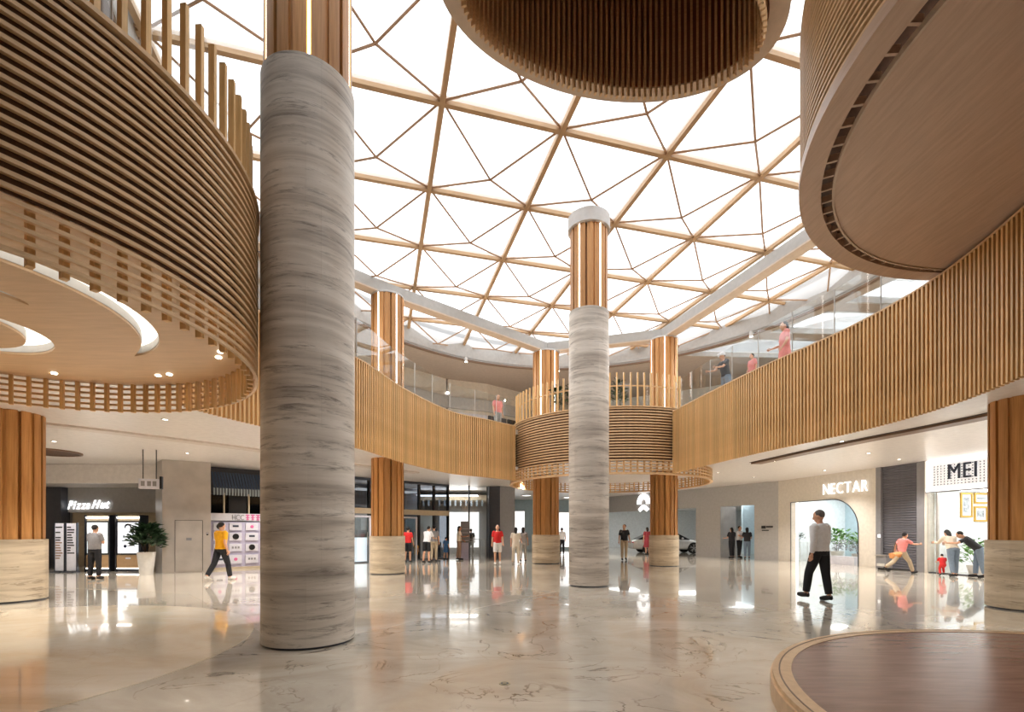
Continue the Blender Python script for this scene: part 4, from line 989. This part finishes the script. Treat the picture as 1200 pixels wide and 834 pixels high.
    T.loft([up((0, 0, .86)), up((0, -.005, .94)), up((0, 0, 1.06))], [(.165, .12), (.18, .132), (.156*b, .115*b)], 16)
    # arms and hands
    HND = MB()
    for s, (sa, el) in zip((1, -1), arms):
        sh = up((s*.178, 0, 1.395)); a_ = sa
        e = sh+rot((0, 0, -.275), a_, s*ab); w_ = e+Matrix.Rotation(radians(s*(fold-6)), 3, 'Z') @ rot((0, 0, -.235), a_+el, s*(ab-6))
        B.loft([sh+Vector((-s*.02, 0, .01)), sh*.55+e*.45, e, e*.6+w_*.4, w_], [(.052, .056), (.044, .048), (.037, .039), (.036, .038), (.024, .028)], 12)
        d = (w_-e).normalized(); fw = rot((0, 1, 0), a_+el, 0); fw = (fw-d*fw.dot(d)).normalized(); sd = d.cross(fw)
        B.loft([w_, w_+d*.045, w_+d*.095], [(.026, .018), (.022, .04), (.02, .038)], 10, up=tuple(sd))
        for i, fl_ in enumerate((.066, .076, .071, .055)):
            p0 = w_+d*.085+fw*(.03-.02*i); inw = sd*(-s if sd.x*s > 0 else s)
            p1 = p0+d*fl_*.5+inw*.008; p2 = p1+d*fl_*.42+inw*.026
            HND.loft([p0, p1, p2], [.0095, .009, .007], 6)
        p0 = w_+d*.035+fw*.028; HND.loft([p0, p0+d*.03+fw*.022, p0+d*.065+fw*.026], [.012, .0105, .008], 6)
        if sleeves == 'long': C.loft([sh+Vector((-s*.06, 0, .018)), sh+Vector((-s*.01, 0, .0)), sh*.5+e*.5, e, e*.5+w_*.5, w_-d*.01], [(.08, .085), (.072, .076), (.06, .064), (.052, .056), (.046, .05), (.038, .04)], 14)
        elif sleeves == 'short': C.loft([sh+Vector((-s*.06, 0, .018)), sh+Vector((-s*.01, 0, .0)), sh*.7+e*.3, sh*.3+e*.7], [(.08, .085), (.072, .076), (.064, .066), (.062, .064)], 14)
        else: C.loft([sh+Vector((-s*.07, 0, .012)), sh+Vector((0, 0, -.01))], [(.055, .06), (.05, .055)], 12)
    g = .016
    C.loft([up((0, -.004, .93 if not skirt else .98)), up((0, 0, 1.06)), up((0, .01, 1.22)), up((0, .005, 1.345)), up((0, -.005, 1.44)), up((0, 0, 1.455))], [(.188, .136), (.168*b, .124*b), (.18*b, .132*b), (.19*b, .124), (.13, .088), (.075, .072)], 18)
    zs = min(v[2] for q_ in SH2 for v in q_.v)
    for mb in (B, C, T, HND, *SH2): mb.v = [(x*k, y*k, (z-zs)*k) for x, y, z in mb.v]
    tr = lambda q: Vector((q.x*k, q.y*k, (q.z-zs)*k))
    t = thing('person', label, 'person', loc, radians(face-90), group)
    me = remesh(B, vox*k, 'body', skin)
    hm = HND.mesh('body', skin)                                   # fingers joined onto the palm
    bm = bmesh.new(); bm.from_mesh(me); bm.from_mesh(hm); bm.to_mesh(me); bm.free(); bpy.data.meshes.remove(hm); me.shade_smooth()
    obj('body', me, parent=t)
    obj('shirt', remesh(C, vox*k, 'shirt', top), parent=t); obj('skirt' if skirt else 'trousers', remesh(T, vox*k, 'trousers', bottom), parent=t); [obj('shoe', q_, shoes, t, True) for q_ in SH2]
    hb = MB(); hb.ball(hp((0, -.022, .04)), (.083, .093, .095), 16, 10, Hr)
    if hairlen: hb.loft([hp((0, -.06, .05)), hp((0, -.085, -.06)), hp((0, -.09, -.06-hairlen))], [(.08, .05), (.08, .045), (.05, .025)], 12)
    hb.v = [tuple(tr(Vector(v))) for v in hb.v]; obj('hair', hb, hair, t, True)
    if hat:
        h2 = MB(); h2.ball(hp((0, -.012, .065)), (.098, .108, .085), 16, 10, Hr); h2.loft([hp((0, .05, .06)), hp((0, .17, .05))], [(.08, .012), (.05, .008)], 10)
        h2.v = [tuple(tr(Vector(v))) for v in h2.v]; obj('hat', h2, hat, t, True)
    for s in (-1, 1):
        e = MB().ball(hp((s*.032, .09, .012)), (.012, .008, .008), 8, 6, Hr); e.v = [tuple(tr(Vector(v))) for v in e.v]; obj('eye', e, 'black', t)
    mo = MB().ball(hp((0, .088, -.062)), (.022, .008, .006), 8, 6, Hr); mo.v = [tuple(tr(Vector(v))) for v in mo.v]; obj('mouth', mo, 'dress_red', t)
    return t
def gy(py): return EYE*FPX/(py-HZ)
def pos(px, py): Y = gy(py); return (at(px, Y), Y, 0)
person('man in a white shirt and black trousers walking past the arched shop', pos(961, 704), 108, 1.84, legs=((-5, -4), (22, -14)), arms=((4, 14), (-8, 14)), ab=8, head=14, headyaw=28, sleeves='long', hair='hair_grey', vox=.011, build=1.05)
person('man in a yellow shirt striding across the hall beside the steel lift wall', pos(259, 680), 72, 1.72, legs=((20, -10), (-20, -14)), arms=((-14, 30), (14, 40)), top='shirt_yellow', shoes='shoes_white', vox=.012)
person('man in a grey shirt facing an order kiosk with arms folded', pos(111, 679), 92, 1.6, legs=((3, -3), (-2, -2)), arms=((14, 92), (14, 84)), ab=9, fold=72, top='shirt_grey', build=1.12, vox=.012)
person('man in a red shirt and white shorts walking toward the camera', pos(583, 661.5), -88, 1.68, legs=((12, -8), (-10, -10)), arms=((-10, 14), (10, 20)), top='shirt_red', bottom='pants_white', length='short', shoes='shoes_white', hair='hair_grey')
person('woman in a cream top and trousers walking beside the dark pillar', pos(604.5, 661), 80, 1.58, legs=((10, -6), (-10, -8)), arms=((8, 60), (-8, 30)), top='shirt_cream', bottom='shirt_cream', shoes='shoes_white', hairlen=.15)
person('person in grey just behind the cream-clothed woman', pos(613, 658), 85, 1.6, legs=((8, -6), (-8, -8)), top='shirt_grey', bottom='pants_grey', hairlen=.2)
person('man in a white T-shirt and black shorts bending with the group by the glazed shop', pos(500, 659.5), 70, 1.66, lean=16, arms=((25, 60), (30, 50)), bottom='pants_black', length='short', legs=((4, -6), (-6, -4)))
person('man in a grey shirt and khaki trousers in the group by the glazed shop', pos(508.5, 658), 100, 1.68, top='shirt_grey', bottom='pants_khaki', legs=((3, -3), (-5, -4)))
person('small child in blue beside the group at the glazed shop', pos(522.5, 655.5), 60, 1.12, top='shirt_blue', bottom='shirt_blue', length='short', vox=.016)
person('child in a white top standing next to the child in blue', pos(514, 654), 100, 1.0, bottom='jeans', vox=.016)
person('person in a red top and dark shorts just right of the timber column', pos(478, 659), 80, 1.6, top='shirt_red', bottom='pants_black', length='short')
person('toddler in yellow near the person in red by the timber column', pos(487.5, 656), 80, .85, top='shirt_yellow', bottom='shirt_yellow', length='short', vox=.018)
person('woman in a cream top and brown trousers standing at the leaflet stand', pos(538, 656), 10, 1.66, top='shirt_cream', bottom='pants_brown', arms=((30, 70), (10, 40)), hairlen=.12, skin='skin_tan')
person('person in a black and pale outfit inside the bright room by the dark pillar', (at(552, 28.6), 28.6, 0), 100, 1.55, top='shirt_black', bottom='pants_grey')
person('man in a white shirt and black trousers far off beside the far timber column', (at(658.5, 30), 30, 0), 90, 1.62, sleeves='short')
person('man in a black shirt and khaki trousers walking toward the camera by the free column', pos(731.5, 656.5), -95, 1.74, legs=((10, -6), (-8, -10)), arms=((-12, 12), (12, 22)), top='shirt_black', bottom='pants_khaki', headyaw=-35)
person('woman in a dark red dress half hidden by the far timber column', pos(758.5, 650), 90, 1.64, top='dress_red', bottom='dress_red', skirt=True, hairlen=.1)
person('woman in black standing in the second showroom opening, leftmost of three', (at(857.5, 25.7), 25.7, 0), 100, 1.6, top='shirt_black', hairlen=.25, arms=((15, 70), (15, 70)))
person('person in a white shirt between two people in black in the showroom opening', (at(866.5, 26.0), 26.0, 0), -60, 1.68, arms=((35, 60), (20, 60)), bottom='pants_black')
person('woman in a black top and jeans in the second showroom opening, rightmost of three', (at(875.5, 25.3), 25.3, 0), 70, 1.6, top='shirt_black', bottom='jeans', hairlen=.2, arms=((20, 60), (25, 60)))
person('girl in a pink top and khaki trousers running past the shutter', (at(1056, 16.6), 16.6, 0), 5, 1.5, legs=((38, -18), (-34, -24)), arms=((60, 30), (-35, 40)), lean=12, top='shirt_pink', bottom='pants_khaki')
person('woman in a cream blouse and jeans bending over outside the white shop', (at(1117, 15.3), 15.3, 0), 75, 1.55, legs=((6, -4), (-12, -4)), lean=30, arms=((40, 40), (50, 40)), top='shirt_cream', bottom='jeans', hairlen=.22, sleeves='long')
person('person in a black jacket and white stripe leaning forward by the green shrub', (at(1147, 15.0), 15.0, 0), 140, 1.58, lean=42, legs=((8, -6), (-8, -4)), arms=((55, 30), (60, 30)), top='shirt_black', bottom='jeans', head=-10)
person('toddler in red squatting beside the woman in the cream blouse', (at(1105, 15.6), 15.6, 0), 60, .82, legs=((70, -95), (60, -90)), lean=20, arms=((40, 40), (40, 40)), top='shirt_red', bottom='shirt_red', vox=.018)
b = thing('shoulder_bag', 'tan bag swinging at the hip of the running girl', 'bag', (at(1048, 16.3), 16.25, .55), .2)
obj('bag_body', MB().loft([(-.16, 0, -.02), (-.14, 0, .1), (.14, 0, .14), (.16, 0, .02)], [(.05, .05), (.07, .12), (.07, .12), (.05, .05)], 12), 'bag_tan', b, True); obj('strap', MB().loft([(-.12, 0, .14), (0, 0, .52), (.12, 0, .16)], .012, 6), 'trunk', b)
# upper gallery
person('woman in a pink dress standing at the upper glass balustrade', (7.5, 13.3, ZF), 170, 1.66, top='shirt_pink', bottom='shirt_pink', skirt=True, hairlen=.2, arms=((10, 60), (5, 30)), group='people on the upper gallery')
person('person in a white sun hat and dark top leaning at the upper balustrade', (6.9, 15.6, ZF), 190, 1.66, top='shirt_black', bottom='jeans', hat='shirt_white', lean=10, arms=((40, 40), (40, 40)), group='people on the upper gallery')
person('child in pink standing between two adults on the upper gallery', (7.15, 14.4, ZF), 190, 1.2, top='shirt_pink', bottom='jeans', vox=.018, group='people on the upper gallery')
person('person in pink on the upper gallery just left of the far drum', (-.6, 20.3, ZF), -60, 1.62, top='shirt_pink', bottom='pants_grey', hairlen=.15, group='people on the upper gallery')
